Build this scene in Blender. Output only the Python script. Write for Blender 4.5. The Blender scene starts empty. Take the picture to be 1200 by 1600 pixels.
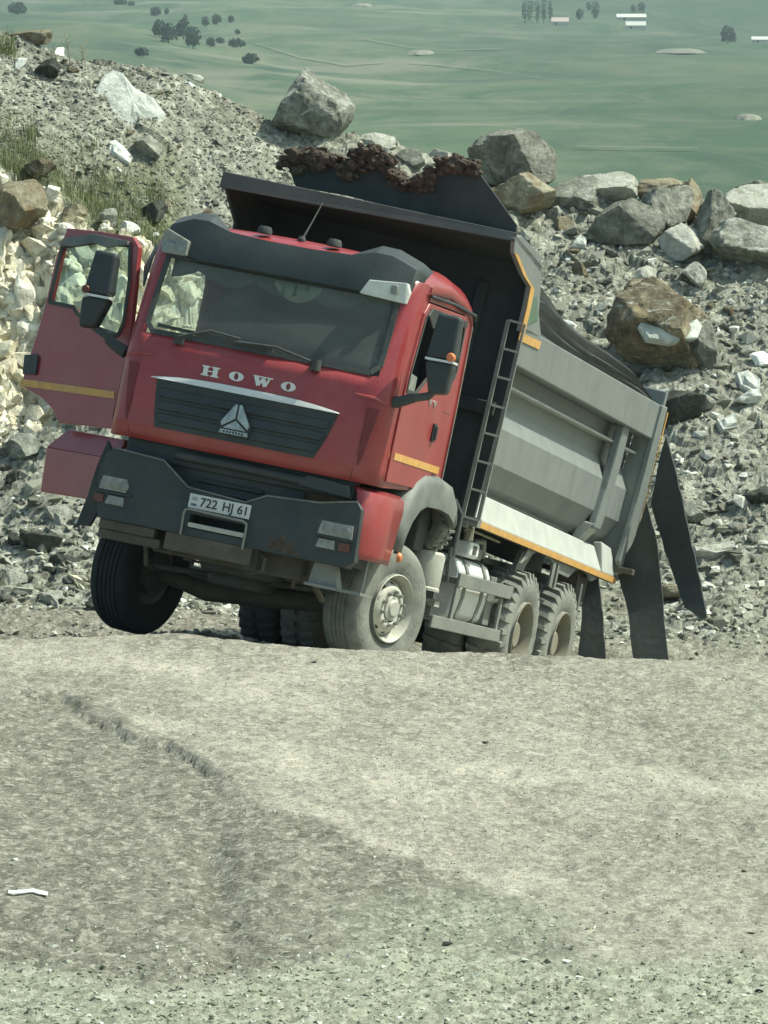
import bpy, bmesh, math, random
import numpy as np
from mathutils import Vector, Matrix
from mathutils.geometry import tessellate_polygon

# ------------------------------------------------------------------ camera, sky, sun, exposure
SC = bpy.context.scene
COL = SC.collection
F = 8100.0                      # focal length in photo pixels (1200 wide)
CZ = 4.7
PITCH = math.radians(5.0)
cd = bpy.data.cameras.new('camera'); cam = bpy.data.objects.new('camera', cd); COL.objects.link(cam)
cd.sensor_fit = 'HORIZONTAL'; cd.sensor_width = 36.0; cd.lens = 36.0*F/1200.0
cd.clip_start = 0.5; cd.clip_end = 30000.0
cam.location = (0, 0, CZ); cam.rotation_euler = (math.radians(90)-PITCH, 0, 0)
SC.camera = cam
SUN_EL, SUN_AZ = math.radians(52), math.radians(6)       # azimuth: from +X towards +Y (behind the truck)
sdir = Vector((math.cos(SUN_EL)*math.cos(SUN_AZ), math.cos(SUN_EL)*math.sin(SUN_AZ), math.sin(SUN_EL)))
w = bpy.data.worlds.new('World'); SC.world = w; w.use_nodes = True
nt = w.node_tree
bgn = nt.nodes['Background']; sky = nt.nodes.new('ShaderNodeTexSky'); sky.sky_type = 'NISHITA'
sky.sun_disc = False; sky.sun_elevation = SUN_EL; sky.sun_rotation = math.pi/2 - SUN_AZ
sky.dust_density = 3.0; sky.air_density = 1.0
tn_ = nt.nodes.new('ShaderNodeMix'); tn_.data_type = 'RGBA'; tn_.blend_type = 'MULTIPLY'; tn_.inputs[0].default_value = 1.0
tn_.inputs[7].default_value = (0.90, 1.05, 0.95, 1)       # greenish tint multiplied into the sky light
nt.links.new(sky.outputs[0], tn_.inputs[6]); nt.links.new(tn_.outputs[2], bgn.inputs[0]); bgn.inputs[1].default_value = 0.125
sl = bpy.data.lights.new('sun', 'SUN'); so = bpy.data.objects.new('sun', sl); COL.objects.link(so)
sl.energy = 4.7; sl.angle = math.radians(0.5); sl.color = (1.0, 0.995, 0.85)
so.rotation_euler = sdir.to_track_quat('Z', 'Y').to_euler(); so.location = (20, 10, 30)
SC.view_settings.view_transform = 'Standard'; SC.view_settings.look = 'None'
SC.view_settings.exposure = 0.42; SC.view_settings.gamma = 1.0
SC.cycles.volume_bounces = 0; SC.cycles.max_bounces = 6; SC.cycles.transparent_max_bounces = 12

rng = np.random.default_rng(11)
random.seed(5)

# ------------------------------------------------------------------ materials
MATS = {}
def mat(name, col, rough=0.7, metal=0.0, var=0.15, scale=6.0, dust=0.0, dustcol=(0.42, 0.40, 0.33), bump=0.0,
        bscale=40.0, trans=0.0, alpha=1.0, emit=None, spec=0.5, streak=None, coat=0.0):
    m = bpy.data.materials.new(name); m.use_nodes = True; t = m.node_tree; b = t.nodes['Principled BSDF']
    tc = t.nodes.new('ShaderNodeTexCoord')
    b.inputs['Roughness'].default_value = rough; b.inputs['Metallic'].default_value = metal
    b.inputs['Specular IOR Level'].default_value = spec
    b.inputs['Coat Weight'].default_value = coat; b.inputs['Coat Roughness'].default_value = 0.12
    n = t.nodes.new('ShaderNodeTexNoise'); n.inputs['Scale'].default_value = scale; n.inputs['Detail'].default_value = 8
    n.inputs['Roughness'].default_value = 0.65
    src = tc.outputs['Object']
    if streak:
        mp = t.nodes.new('ShaderNodeMapping'); mp.inputs['Scale'].default_value = streak
        t.links.new(src, mp.inputs[0]); src = mp.outputs[0]
    t.links.new(src, n.inputs['Vector'])
    r = t.nodes.new('ShaderNodeValToRGB')
    r.color_ramp.elements[0].position = 0.3; r.color_ramp.elements[1].position = 0.7
    c = Vector(col)
    r.color_ramp.elements[0].color = (*[max(0, x*(1-var)) for x in c], 1)
    r.color_ramp.elements[1].color = (*[min(1, x*(1+var)) for x in c], 1)
    t.links.new(n.outputs['Fac'], r.inputs[0]); out = r.outputs[0]
    if dust > 0:
        n2 = t.nodes.new('ShaderNodeTexNoise'); n2.inputs['Scale'].default_value = 2.3; n2.inputs['Detail'].default_value = 10
        n2.inputs['Roughness'].default_value = 0.72
        t.links.new(tc.outputs['Object'], n2.inputs['Vector'])
        mr = t.nodes.new('ShaderNodeMapRange'); mr.inputs[1].default_value = 0.35; mr.inputs[2].default_value = 0.75
        mr.inputs[3].default_value = dust*0.35; mr.inputs[4].default_value = min(1, dust*1.7)
        t.links.new(n2.outputs['Fac'], mr.inputs[0])
        mx = t.nodes.new('ShaderNodeMix'); mx.data_type = 'RGBA'
        mx.inputs[7].default_value = (*dustcol, 1)
        t.links.new(mr.outputs[0], mx.inputs[0]); t.links.new(out, mx.inputs[6]); out = mx.outputs[2]
        rr = t.nodes.new('ShaderNodeMapRange'); rr.inputs[3].default_value = rough; rr.inputs[4].default_value = 0.9
        t.links.new(mr.outputs[0], rr.inputs[0]); t.links.new(rr.outputs[0], b.inputs['Roughness'])
    t.links.new(out, b.inputs['Base Color'])
    if bump > 0:
        n3 = t.nodes.new('ShaderNodeTexNoise'); n3.inputs['Scale'].default_value = bscale; n3.inputs['Detail'].default_value = 6
        t.links.new(tc.outputs['Object'], n3.inputs['Vector'])
        bp = t.nodes.new('ShaderNodeBump'); bp.inputs['Strength'].default_value = bump; bp.inputs['Distance'].default_value = 0.02
        t.links.new(n3.outputs['Fac'], bp.inputs['Height']); t.links.new(bp.outputs[0], b.inputs['Normal'])
    if trans: b.inputs['Transmission Weight'].default_value = trans
    if alpha < 1: b.inputs['Alpha'].default_value = alpha
    if emit: b.inputs['Emission Color'].default_value = (*emit, 1); b.inputs['Emission Strength'].default_value = 1
    MATS[name] = m
    return m

DUST = (0.40, 0.40, 0.34)
mat('red_paint', (0.29, 0.015, 0.021), 0.27, var=0.14, scale=3, dust=0.09, dustcol=DUST, coat=0.3)
mat('red_inner', (0.16, 0.02, 0.022), 0.6, var=0.2)
mat('charcoal_plastic', (0.012, 0.022, 0.025), 0.5, var=0.25, scale=4, dust=0.055, dustcol=DUST, bump=0.1)
mat('dusty_plastic', (0.075, 0.092, 0.09), 0.5, var=0.25, scale=5, dust=0.24, dustcol=DUST, bump=0.15)
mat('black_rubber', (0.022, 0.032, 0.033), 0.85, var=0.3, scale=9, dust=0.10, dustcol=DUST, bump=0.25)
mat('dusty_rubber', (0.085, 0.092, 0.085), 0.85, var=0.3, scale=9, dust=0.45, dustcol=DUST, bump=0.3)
mat('muddy_steel', (0.050, 0.046, 0.036), 0.85, var=0.35, scale=7, dust=0.22, dustcol=(0.26, 0.23, 0.17), bump=0.5)
mat('dark_steel', (0.03, 0.035, 0.033), 0.8, var=0.4, scale=7, dust=0.10, dustcol=DUST, bump=0.4)
mat('grey_steel', (0.17, 0.185, 0.175), 0.5, 0.3, var=0.15, scale=8, dust=0.35, dustcol=DUST, bump=0.1)
mat('rim_steel', (0.42, 0.42, 0.37), 0.5, 0.2, var=0.25, scale=10, dust=0.5, dustcol=(0.5, 0.49, 0.41), bump=0.15)
mat('tan_rim', (0.19, 0.18, 0.135), 0.8, var=0.25, scale=5, dust=0.3, dustcol=(0.3, 0.28, 0.2), bump=0.1)
mat('bed_steel', (0.19, 0.21, 0.205), 0.42, 0.2, var=0.13, scale=3, dust=0.22, dustcol=(0.33, 0.35, 0.32), streak=(2.2, 2.2, 0.2), bump=0.35, bscale=4)
mat('bed_steel_lit', (0.42, 0.45, 0.42), 0.5, 0.1, var=0.2, scale=4, dust=0.4, dustcol=(0.44, 0.45, 0.41), bump=0.3, bscale=5)  # bed grey painted paler, standing in for light on the upturned skirt
mat('bed_dark', (0.019, 0.030, 0.033), 0.8, var=0.3, scale=2.5, dust=0.05, dustcol=DUST, bump=0.1)
mat('hood_dark', (0.030, 0.044, 0.047), 0.75, var=0.25, scale=2.5, dust=0.08, dustcol=DUST, bump=0.1)
mat('chrome', (0.62, 0.64, 0.62), 0.22, 0.9, var=0.1, dust=0.2, dustcol=DUST)
mat('emblem_chrome', (0.40, 0.43, 0.41), 0.25, 0.8, var=0.45, scale=14, dust=0.2, dustcol=DUST)
mat('silver_paint', (0.74, 0.76, 0.72), 0.35, 0.2, var=0.1, dust=0.15, dustcol=DUST)
mat('lamp_lens', (0.20, 0.23, 0.21), 0.3, 0.2, var=0.6, scale=22, dust=0.35, dustcol=DUST)
mat('top_lamp', (0.62, 0.66, 0.62), 0.3, 0.1, var=0.12, scale=10, dust=0.1)
mat('amber_lens', (0.13, 0.045, 0.025), 0.35, var=0.3)
mat('amber_bright', (0.62, 0.19, 0.07), 0.35, var=0.2)
mat('yellow_tape', (0.62, 0.32, 0.055), 0.5, var=0.18, scale=9, dust=0.18, dustcol=DUST)
mat('plate_white', (0.62, 0.65, 0.60), 0.5, var=0.12, scale=12, dust=0.25, dustcol=DUST)
mat('plate_ink', (0.03, 0.035, 0.035), 0.6, var=0.1)
mat('plate_blue', (0.10, 0.13, 0.18), 0.6)
mat('shaded_tyre', (0.011, 0.018, 0.020), 0.85, var=0.3, scale=9, dust=0.02, dustcol=DUST, bump=0.25)  # rubber coloured darker to stand in for shade on the raised front wheel
mat('tarp_black', (0.022, 0.028, 0.029), 0.7, var=0.3, scale=5, dust=0.07, dustcol=DUST, bump=0.2, bscale=15)
mat('rust', (0.062, 0.046, 0.035), 0.95, var=0.6, scale=14, bump=1.0, bscale=30, dust=0.2, dustcol=(0.15, 0.12, 0.085))
mat('seat_cloth', (0.05, 0.055, 0.055), 0.9)
mat('dash_grey', (0.06, 0.066, 0.066), 0.7)
mat('curtain_light', (0.34, 0.35, 0.25), 0.9, var=0.25)
mat('curtain', (0.075, 0.085, 0.06), 0.9, var=0.25)
mat('grass', (0.17, 0.19, 0.085), 0.8, var=0.35, scale=3)
mat('dry_stalk', (0.33, 0.31, 0.20), 0.9, var=0.2)
mat('leaf_dark', (0.030, 0.055, 0.040), 0.9, var=0.4, scale=0.3)
mat('bark', (0.07, 0.055, 0.04), 0.9, var=0.3)
mat('green_paint', (0.05, 0.13, 0.08), 0.6, var=0.2, dust=0.15)
mat('house_wall', (0.50, 0.49, 0.43), 0.9)
mat('pink_roof', (0.55, 0.42, 0.40), 0.8)
mat('white_roof', (0.58, 0.58, 0.54), 0.7)
mat('track_dust', (0.17, 0.175, 0.135), 0.95, var=0.2, scale=0.02)
mat('white_plastic', (0.7, 0.72, 0.68), 0.5)

def glass(name, tint, alpha, rough=0.08):
    m = bpy.data.materials.new(name); m.use_nodes = True; t = m.node_tree
    t.nodes.remove(t.nodes['Principled BSDF']); out = t.nodes['Material Output']
    tr = t.nodes.new('ShaderNodeBsdfTransparent'); tr.inputs[0].default_value = (*tint, 1)
    gl = t.nodes.new('ShaderNodeBsdfGlossy'); gl.inputs['Roughness'].default_value = rough
    df = t.nodes.new('ShaderNodeBsdfDiffuse'); df.inputs[0].default_value = (0.34, 0.36, 0.32, 1)
    lw = t.nodes.new('ShaderNodeLayerWeight'); lw.inputs[0].default_value = .5
    pw = t.nodes.new('ShaderNodeMath'); pw.operation = 'POWER'; pw.inputs[1].default_value = 4; t.links.new(lw.outputs['Facing'], pw.inputs[0])
    fr = t.nodes.new('ShaderNodeMath'); fr.operation = 'MULTIPLY_ADD'; fr.inputs[1].default_value = .7; fr.inputs[2].default_value = .03; t.links.new(pw.outputs[0], fr.inputs[0])
    n = t.nodes.new('ShaderNodeTexNoise'); n.inputs['Scale'].default_value = 3; n.inputs['Detail'].default_value = 8
    mr = t.nodes.new('ShaderNodeMapRange'); mr.inputs[3].default_value = alpha*0.3; mr.inputs[4].default_value = alpha*1.6
    t.links.new(n.outputs['Fac'], mr.inputs[0])
    m1 = t.nodes.new('ShaderNodeMixShader'); m2 = t.nodes.new('ShaderNodeMixShader')
    t.links.new(mr.outputs[0], m1.inputs[0]); t.links.new(tr.outputs[0], m1.inputs[1]); t.links.new(df.outputs[0], m1.inputs[2])
    t.links.new(fr.outputs[0], m2.inputs[0]); t.links.new(m1.outputs[0], m2.inputs[1]); t.links.new(gl.outputs[0], m2.inputs[2])
    t.links.new(m2.outputs[0], out.inputs[0]); MATS[name] = m
glass('windscreen_glass', (0.64, 0.76, 0.72), 0.27)
glass('door_glass', (0.80, 0.88, 0.82), 0.08)

# ------------------------------------------------------------------ tags
def tag(o, label=None, cat=None, group=None, kind=None):
    if label: o['label'] = label
    if cat: o['category'] = cat
    if group: o['group'] = group
    if kind: o['kind'] = kind
    return o
def empty(name, loc=(0, 0, 0)):
    o = bpy.data.objects.new(name, None); COL.objects.link(o); o.location = loc
    o.empty_display_size = 0.3
    return o

# ------------------------------------------------------------------ mesh builder
class MB:
    def __init__(s): s.v = []; s.f = []; s.M = None
    def add(s, vs, fs):
        k = len(s.v); s.v += [tuple(v) for v in vs]; s.f += [tuple(i+k for i in f) for f in fs]; return s
    def box(s, a, b):
        x0, y0, z0 = [min(p, q) for p, q in zip(a, b)]; x1, y1, z1 = [max(p, q) for p, q in zip(a, b)]
        vs = [(x0,y0,z0),(x1,y0,z0),(x1,y1,z0),(x0,y1,z0),(x0,y0,z1),(x1,y0,z1),(x1,y1,z1),(x0,y1,z1)]
        return s.add(vs, [(3,2,1,0),(4,5,6,7),(0,1,5,4),(1,2,6,5),(2,3,7,6),(3,0,4,7)])
    def hexa(s, b4, t4):
        return s.add(list(b4)+list(t4), [(3,2,1,0),(4,5,6,7),(0,1,5,4),(1,2,6,5),(2,3,7,6),(3,0,4,7)])
    def bar(s, p, q, wd, ht, up=(0, 0, 1)):
        p, q, up = Vector(p), Vector(q), Vector(up); d = (q-p).normalized()
        sx = d.cross(up)
        if sx.length < 1e-4: sx = d.cross(Vector((0, 1, 0)))
        sx.normalize(); u = sx.cross(d)
        c = [sx*a*wd/2+u*b*ht/2 for a, b in ((-1,-1),(1,-1),(1,1),(-1,1))]
        return s.hexa([p+x for x in c], [q+x for x in c])
    def tube(s, pts, r, n=8, caps=True):
        pts = [Vector(p) for p in pts]; rs = r if isinstance(r, (list, tuple)) else [r]*len(pts)
        rings = []; a = None
        for i, p in enumerate(pts):
            d = ((pts[min(i+1, len(pts)-1)]-pts[max(i-1, 0)])).normalized()
            if a is None:
                a = d.cross(Vector((0, 0, 1)))
                if a.length < 1e-3: a = d.cross(Vector((0, 1, 0)))
            a = (a-d*a.dot(d)).normalized(); b = d.cross(a)
            rings.append([p+(a*math.cos(t)+b*math.sin(t))*rs[i] for t in [2*math.pi*k/n for k in range(n)]])
        fs = [(i*n+k, i*n+(k+1) % n, (i+1)*n+(k+1) % n, (i+1)*n+k) for i in range(len(pts)-1) for k in range(n)]
        if caps: fs += [tuple(range(n))[::-1], tuple((len(pts)-1)*n+k for k in range(n))]
        return s.add([v for r_ in rings for v in r_], fs)
    def lathe(s, prof, n=48, c=(0, 0, 0), axis='y', closed=False):
        c = Vector(c); vs = []
        for r, h in prof:
            for k in range(n):
                t = 2*math.pi*k/n; a, b = r*math.cos(t), r*math.sin(t)
                vs.append(c+Vector((a, h, b) if axis == 'y' else ((a, b, h) if axis == 'z' else (h, a, b))))
        m = len(prof); fs = []
        for i in range(m if closed else m-1):
            j = (i+1) % m
            fs += [(i*n+k, i*n+(k+1) % n, j*n+(k+1) % n, j*n+k) for k in range(n)]
        return s.add(vs, fs)
    def prism(s, poly, ext, holes=()):
        """poly: list of 3D points in a plane, extruded by the vector ext, with optional holes"""
        loops = [[Vector(p) for p in poly]]+[[Vector(p) for p in h] for h in holes]
        flat = [p for l in loops for p in l]; n = len(flat); e = Vector(ext)
        tris = tessellate_polygon(loops)
        fs = [tuple(t) for t in tris]+[tuple(i+n for i in t[::-1]) for t in tris]
        k = 0
        for l in loops:
            m = len(l); fs += [(k+i, k+(i+1) % m, k+(i+1) % m+n, k+i+n) for i in range(m)]; k += m
        return s.add(flat+[p+e for p in flat], fs)
    def build(s, name, material, parent=None, smooth=0.0, bevel=0.0, solid=0.0, M=None, seg=2, weld=False):
        me = bpy.data.meshes.new(name)
        vs = s.v if M is None else [tuple(M @ Vector(v)) for v in s.v]
        me.from_pydata(vs, [], s.f)
        bm = bmesh.new(); bm.from_mesh(me)
        if weld: bmesh.ops.remove_doubles(bm, verts=bm.verts, dist=1e-4)
        bmesh.ops.recalc_face_normals(bm, faces=bm.faces)
        bm.to_mesh(me); bm.free()
        me.materials.append(MATS[material] if isinstance(material, str) else material)
        if smooth:
            for p in me.polygons: p.use_smooth = True
            me.set_sharp_from_angle(angle=math.radians(smooth))
        o = bpy.data.objects.new(name, me); COL.objects.link(o)
        if parent: o.parent = parent
        if solid:
            md = o.modifiers.new('Solidify', 'SOLIDIFY'); md.thickness = solid; md.offset = 0
        if bevel:
            md = o.modifiers.new('Bevel', 'BEVEL'); md.width = bevel; md.segments = seg; md.limit_method = 'ANGLE'
            md.angle_limit = math.radians(35)
        return o

# ------------------------------------------------------------------ the truck's own frame (leaning and nose-up)
_ex = Vector((-.28, .082, .956)).normalized()
_ey = Vector((.94, -.19, .292)); _ey = (_ey-_ex*_ey.dot(_ex)).normalized()
_ez = _ex.cross(_ey)
RT = Matrix((_ex, _ey, _ez)).transposed()            # truck -> camera axes
OT = Vector((-1.15, -1.15, -44.63))
CW = Matrix.Translation((0, 0, CZ)) @ Matrix.Rotation(math.radians(90)-PITCH, 4, 'X')
TW = CW @ Matrix.Translation(OT) @ RT.to_4x4()       # truck -> world
RTi = RT.transposed()
eye_t = RTi @ (-OT)
def ray_t(px, py): return RTi @ Vector(((px-600)/F, (800-py)/F, -1.0))
_d = math.radians(1.6); _r = math.radians(2.5); _H = Vector((-5.9, 0, 1.2))
MBED = Matrix.Translation(_H) @ (Matrix.Rotation(-_d, 4, 'Y') @ Matrix.Rotation(-_r, 4, 'X')) @ Matrix.Translation(-_H)
MBEDi = MBED.inverted()
def on(px, py, P0, n, M=None):
    """the point of a plane of the truck (P0, n) measured at a place of the photo"""
    o, d = eye_t, ray_t(px, py)
    if M is not None:
        Mi = M.inverted(); d = Mi.to_3x3() @ d; o = Mi @ o
    P0, n = Vector(P0), Vector(n)
    return o+d*((P0-o).dot(n)/d.dot(n))
def FX(px, py, x): return on(px, py, (x, 0, 0), (1, 0, 0))
def SY(px, py, y): return on(px, py, (0, y, 0), (0, 1, 0))
def BX(px, py, x): return on(px, py, (x, 0, 0), (1, 0, 0), MBED)
def BY(px, py, y): return on(px, py, (0, y, 0), (0, 1, 0), MBED)

# ------------------------------------------------------------------ the tipper truck
truck = empty('dump_truck'); truck.matrix_world = TW
tag(truck, 'red and grey tipper truck leaning to one side with its passenger door hanging open', 'truck')
T = truck

# ---- cab shell: rows run up the front, over the roof and down the back; columns run across
rows = [(1.40, 1.52, 'f', 1), (1.415, 1.66, 'f', 1), (1.425, 2.03, 'f', 1), (1.42, 2.30, 'f', 1), (1.395, 2.41, 'f', 1),
        (1.22, 3.12, 'f', 1), (1.17, 3.26, 'f', 1), (1.06, 3.37, 'c', 1), (.80, 3.445, 'r', .9), (.30, 3.47, 'r', .85), (-.20, 3.43, 'r', .85),
        (-.50, 3.32, 'd', .7), (-.62, 3.10, 'b', .5), (-.64, 2.4, 'b', .4), (-.64, 1.62, 'b', .4)]
inw = {'f': Vector((-1, 0, 0)), 'c': Vector((-.6, 0, -.8)), 'r': Vector((0, 0, -1)), 'd': Vector((.6, 0, -.8)), 'b': Vector((1, 0, 0))}
ycol = [0, .35, .70, .95, 1.05, 1.12, 1.17, 1.195, 1.205]
eoff = [0, .005, .02, .04, .055, .085, .13, .19, .28]
def shell_pt(r, j, sgn):
    x, z, k, sc = rows[r]; return Vector((x, sgn*ycol[j], z))+inw[k]*(eoff[j]*sc)
cols = [(j, -1) for j in range(8, 0, -1)]+[(j, 1) for j in range(0, 9)]
def shell_faces(keep):
    m = MB(); vs = [shell_pt(r, j, s) for r in range(len(rows)) for j, s in cols]; n = len(cols); fs = []
    for r in range(len(rows)-1):
        for c in range(n-1):
            if keep(r, c): fs.append((r*n+c, r*n+c+1, (r+1)*n+c+1, (r+1)*n+c))
    used = sorted({i for f in fs for i in f}); mp = {i: k for k, i in enumerate(used)}
    return m.add([vs[i] for i in used], [tuple(mp[i] for i in f) for f in fs])
def is_glass(r, c):
    a, b = cols[c], cols[c+1]; return r == 4 and max(a[0], b[0]) <= 4
cab = shell_faces(lambda r, c: not is_glass(r, c)).build('cab_body', 'red_paint', T, smooth=40, solid=.03, bevel=0)
# windscreen
shell = shell_faces(is_glass)
shell.v = [(x-.012, y, z) for x, y, z in shell.v]
ws = shell.build('windscreen', 'windscreen_glass', T, smooth=60)
gk = MB()
def fr(y, z, o=.012):                                  # a point on the front skin at height z, width y
    for r in range(len(rows)-1):
        if rows[r][1] <= z <= rows[r+1][1] and rows[r+1][2] == 'f':
            t = (z-rows[r][1])/(rows[r+1][1]-rows[r][1]); x = rows[r][0]*(1-t)+rows[r+1][0]*t; break
    else: x = rows[5][0]
    return Vector((x-np.interp(abs(y), ycol, eoff)+o, y, z))
def loop(pts, wd, ht, m, closed=True):
    n = len(pts)
    for i in range(n if closed else n-1): m.bar(pts[i], pts[(i+1) % n], wd, ht, up=(1, 0, .2))
    return m
rim = [fr(y, 2.43) for y in (-.98, -.6, 0, .6, .98)]+[fr(1.045, 2.50), fr(1.045, 2.8), fr(1.035, 3.10)]+[fr(y, 3.11) for y in (.6, 0, -.6)]+[fr(-1.035, 3.10), fr(-1.045, 2.8), fr(-1.045, 2.50)]
loop(rim, .045, .02, MB()).build('gasket', 'black_rubber', ws)
# side walls with their openings
def edge_path(sg): return [shell_pt(r, 8, sg) for r in range(len(rows))]
def in_y(pts, y): return [Vector((p[0], y, p[2])) for p in pts]
HIN = Vector((1.075, -1.205, 0)); TH = math.radians(56)
Ddir = Vector((-math.cos(TH), -math.sin(TH), 0)); Nd = Vector((math.sin(TH), -math.cos(TH), 0))   # along the open door, and its outer side
def dpt(px, py):
    p = on(px, py, HIN, Nd); return ((p-HIN).dot(Ddir), p.z)
door_px = [(105, 356), (160, 362), (207, 370), (216, 385), (208, 470), (198, 560), (190, 672), (130, 664), (92, 661), (82, 640), (66, 622), (34, 603), (36, 588), (58, 520), (72, 470), (88, 400)]
win_px = [(98, 386), (150, 379), (204, 384), (203, 440), (194, 505), (185, 524), (166, 527), (140, 508), (122, 490), (116, 480), (78, 472), (88, 430)]
door_sz = [dpt(*p) for p in door_px]; win_sz = [dpt(*p) for p in win_px]
smax = max(s for s, z in door_sz)
def closed(sz, y): return [Vector((HIN.x-s, y, z)) for s, z in sz]
opening = [(HIN.x-.02, 1.66), (HIN.x-.02, 2.5), (.97, 3.05), (.90, 3.14), (-.25, 3.16), (-.34, 3.0), (-.36, 1.98), (-.22, 1.80), (-.12, 1.66)]
for sg, y in ((-1, -1.205), (1, 1.205)):
    op = [Vector((x, y, z)) for x, z in opening] 
    MB().prism(in_y(edge_path(sg), y), (0, -sg*.035, 0), [op]).build('side_wall', 'red_paint', cab, bevel=.004)
# closed driver's door (image right)
ld_out = [(1.10, 1.58), (1.10, 2.5), (1.00, 3.03), (.91, 3.125), (-.235, 3.145), (-.325, 3.0), (-.345, 1.99), (-.30, 1.88), (.02, 1.60)]
ld_win = [(1.055, 2.36), (1.05, 2.5), (.94, 2.99), (.86, 3.06), (-.19, 3.075), (-.25, 3.02), (-.26, 2.66), (-.22, 2.60), (.42, 2.58), (.58, 2.50), (.80, 2.36)]
ldoor = MB().prism([(x, 1.208, z) for x, z in ld_out], (0, .02, 0), [[(x, 1.208, z) for x, z in ld_win]]).build('door', 'red_paint', T, bevel=.006)
g = MB().prism([(x, 1.212, z) for x, z in [(p[0]*.995, p[1]) for p in ld_win] if z < 2.9 or x < 2] , (0, .004, 0))
# its window is wound down: only a low strip of glass at the front corner shows
MB().prism([(1.05, 1.212, 2.36), (1.045, 1.212, 2.52), (.80, 1.212, 2.50), (.80, 1.212, 2.36)], (0, .005, 0)).build('window_pane', 'lamp_lens', ldoor)
m = MB(); W = [Vector((x, 1.229, z)) for x, z in ld_win]
for i in range(len(W)): m.bar(W[i], W[(i+1) % len(W)], .03, .012, up=(0, 1, 0))
m.build('window_seal', 'black_rubber', ldoor)
# window shade strip above the driver's window
MB().prism([(.93, 1.232, 3.02), (.85, 1.232, 3.09), (-.20, 1.232, 3.105), (-.26, 1.232, 3.06), (-.1, 1.232, 3.045), (.5, 1.232, 3.0), (.75, 1.232, 2.93)], (0, .02, 0)).build('rain_deflector', 'charcoal_plastic', ldoor, bevel=.004)
MB().box((.02, 1.228, 2.02), (.10, 1.25, 2.18)).box((.035, 1.25, 2.04), (.085, 1.268, 2.16)).build('handle', 'charcoal_plastic', ldoor, bevel=.008)
MB().box((1.03, 1.2285, 1.775), (-.34, 1.233, 1.835)).build('reflective_strip', 'yellow_tape', ldoor)
b = MB()
for x in (.36, .22):
    b = MB(); b.bar((x, 1.232, 2.36), (x-.035, 1.232, 2.31), .018, .006, up=(0, 1, 0)); b.bar((x-.07, 1.232, 2.36), (x-.035, 1.232, 2.31), .018, .006, up=(0, 1, 0))
    b.build('badge', 'chrome', ldoor)
MB().box((-.10, 1.228, 2.295), (-.32, 1.2305, 2.30)).build('crease', 'dark_steel', ldoor)
# strip of reflector in front of the driver's door and the dark seam of the corner flap
MB().box((1.14, 1.207, 1.775), (1.108, 1.212, 1.835)).build('reflective_strip', 'yellow_tape', cab)

# open passenger door (image left)
def D3(s, z, o=0): return HIN+Ddir*s+Vector((0, 0, z))+Nd*o
rdoor = MB().prism([D3(s, z) for s, z in door_sz], -Nd*.05, [[D3(s, z) for s, z in win_sz]]).build('door', 'red_paint', T, bevel=.008)
rdoor['label'] = 'open red passenger door swung forward on its hinges'
MB().prism([D3(s, z, -.03) for s, z in win_sz], Nd*.005).build('window_pane', 'door_glass', rdoor)
m = MB(); W = [D3(s, z, .006) for s, z in win_sz]
for i in range(len(W)): m.bar(W[i], W[(i+1) % len(W)], .035, .014, up=Nd)
m.build('window_seal', 'black_rubber', rdoor)
q = [dpt(*p) for p in [(97, 384), (104, 374), (150, 366), (205, 378), (204, 384), (170, 388), (150, 381), (118, 386)]]
MB().prism([D3(s, z, .012) for s, z in q], Nd*.03).build('rain_deflector', 'dusty_plastic', rdoor, bevel=.005)
q = [dpt(*p) for p in [(34, 592), (180, 612), (179, 623), (32, 603)]]
MB().prism([D3(s, z, .003) for s, z in q], Nd*.004).build('reflective_strip', 'yellow_tape', rdoor)
q = [dpt(*p) for p in [(41, 555), (60, 554), (62, 560), (58, 586), (38, 585)]]
MB().prism([D3(s, z, .003) for s, z in q], Nd*.02).build('handle', 'charcoal_plastic', rdoor, bevel=.004)
m = MB().prism([D3(.06, 1.64, -.052), D3(.06, 2.35, -.052), D3(smax-.15, 2.5, -.052), D3(smax-.15, 1.95, -.052), D3(smax-.5, 1.64, -.052)], -Nd*.04)
m.build('door_lining', 'dash_grey', rdoor, bevel=.01)
m = MB()
for z in (1.8, 2.3): m.box((1.02, -1.19, z-.05), (1.09, -1.235, z+.05))
m.build('hinge', 'red_inner', rdoor)
m = MB()
q = [dpt(*p) for p in [(187, 560), (192, 672)]]
MB().bar(D3(.10, 1.66, .006), D3(.085, 2.36, .006), .012, .004, up=Nd).build('crease', 'red_inner', rdoor)

# step fairing that swings with the passenger door, and its twin on the driver's side
Pf = Vector((1.22, -1.12, 0)); Tf = math.radians(52); Df = Vector((-math.cos(Tf), -math.sin(Tf), 0)); Nf = Vector((math.sin(Tf), -math.cos(Tf), 0))
def fp(px, py): p = on(px, py, Pf, Nf); return (p-Pf).dot(Df), p.z
q = [fp(*p) for p in [(72, 698), (180, 717), (172, 788), (125, 778), (62, 768)]]
m = MB().prism([Pf+Df*s+Vector((0, 0, z)) for s, z in q], -Nf*.05)
m.build('step_fairing', 'red_paint', T, bevel=.015)
q1 = [fp(*p) for p in [(72, 698), (180, 717), (182, 684), (92, 667), (76, 681)]]
A = [Pf+Df*s+Vector((0, 0, z)) for s, z in q1]
for i in (2, 3): A[i] = A[i]-Nf*.10
A[4] = A[4]-Nf*.05
MB().hexa([A[0], A[1], A[1]-Nf*.05, A[0]-Nf*.05], [A[3], A[2], A[2]-Nf*.05, A[3]-Nf*.05]).build('fairing_top', 'red_paint', T, bevel=.01)
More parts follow.
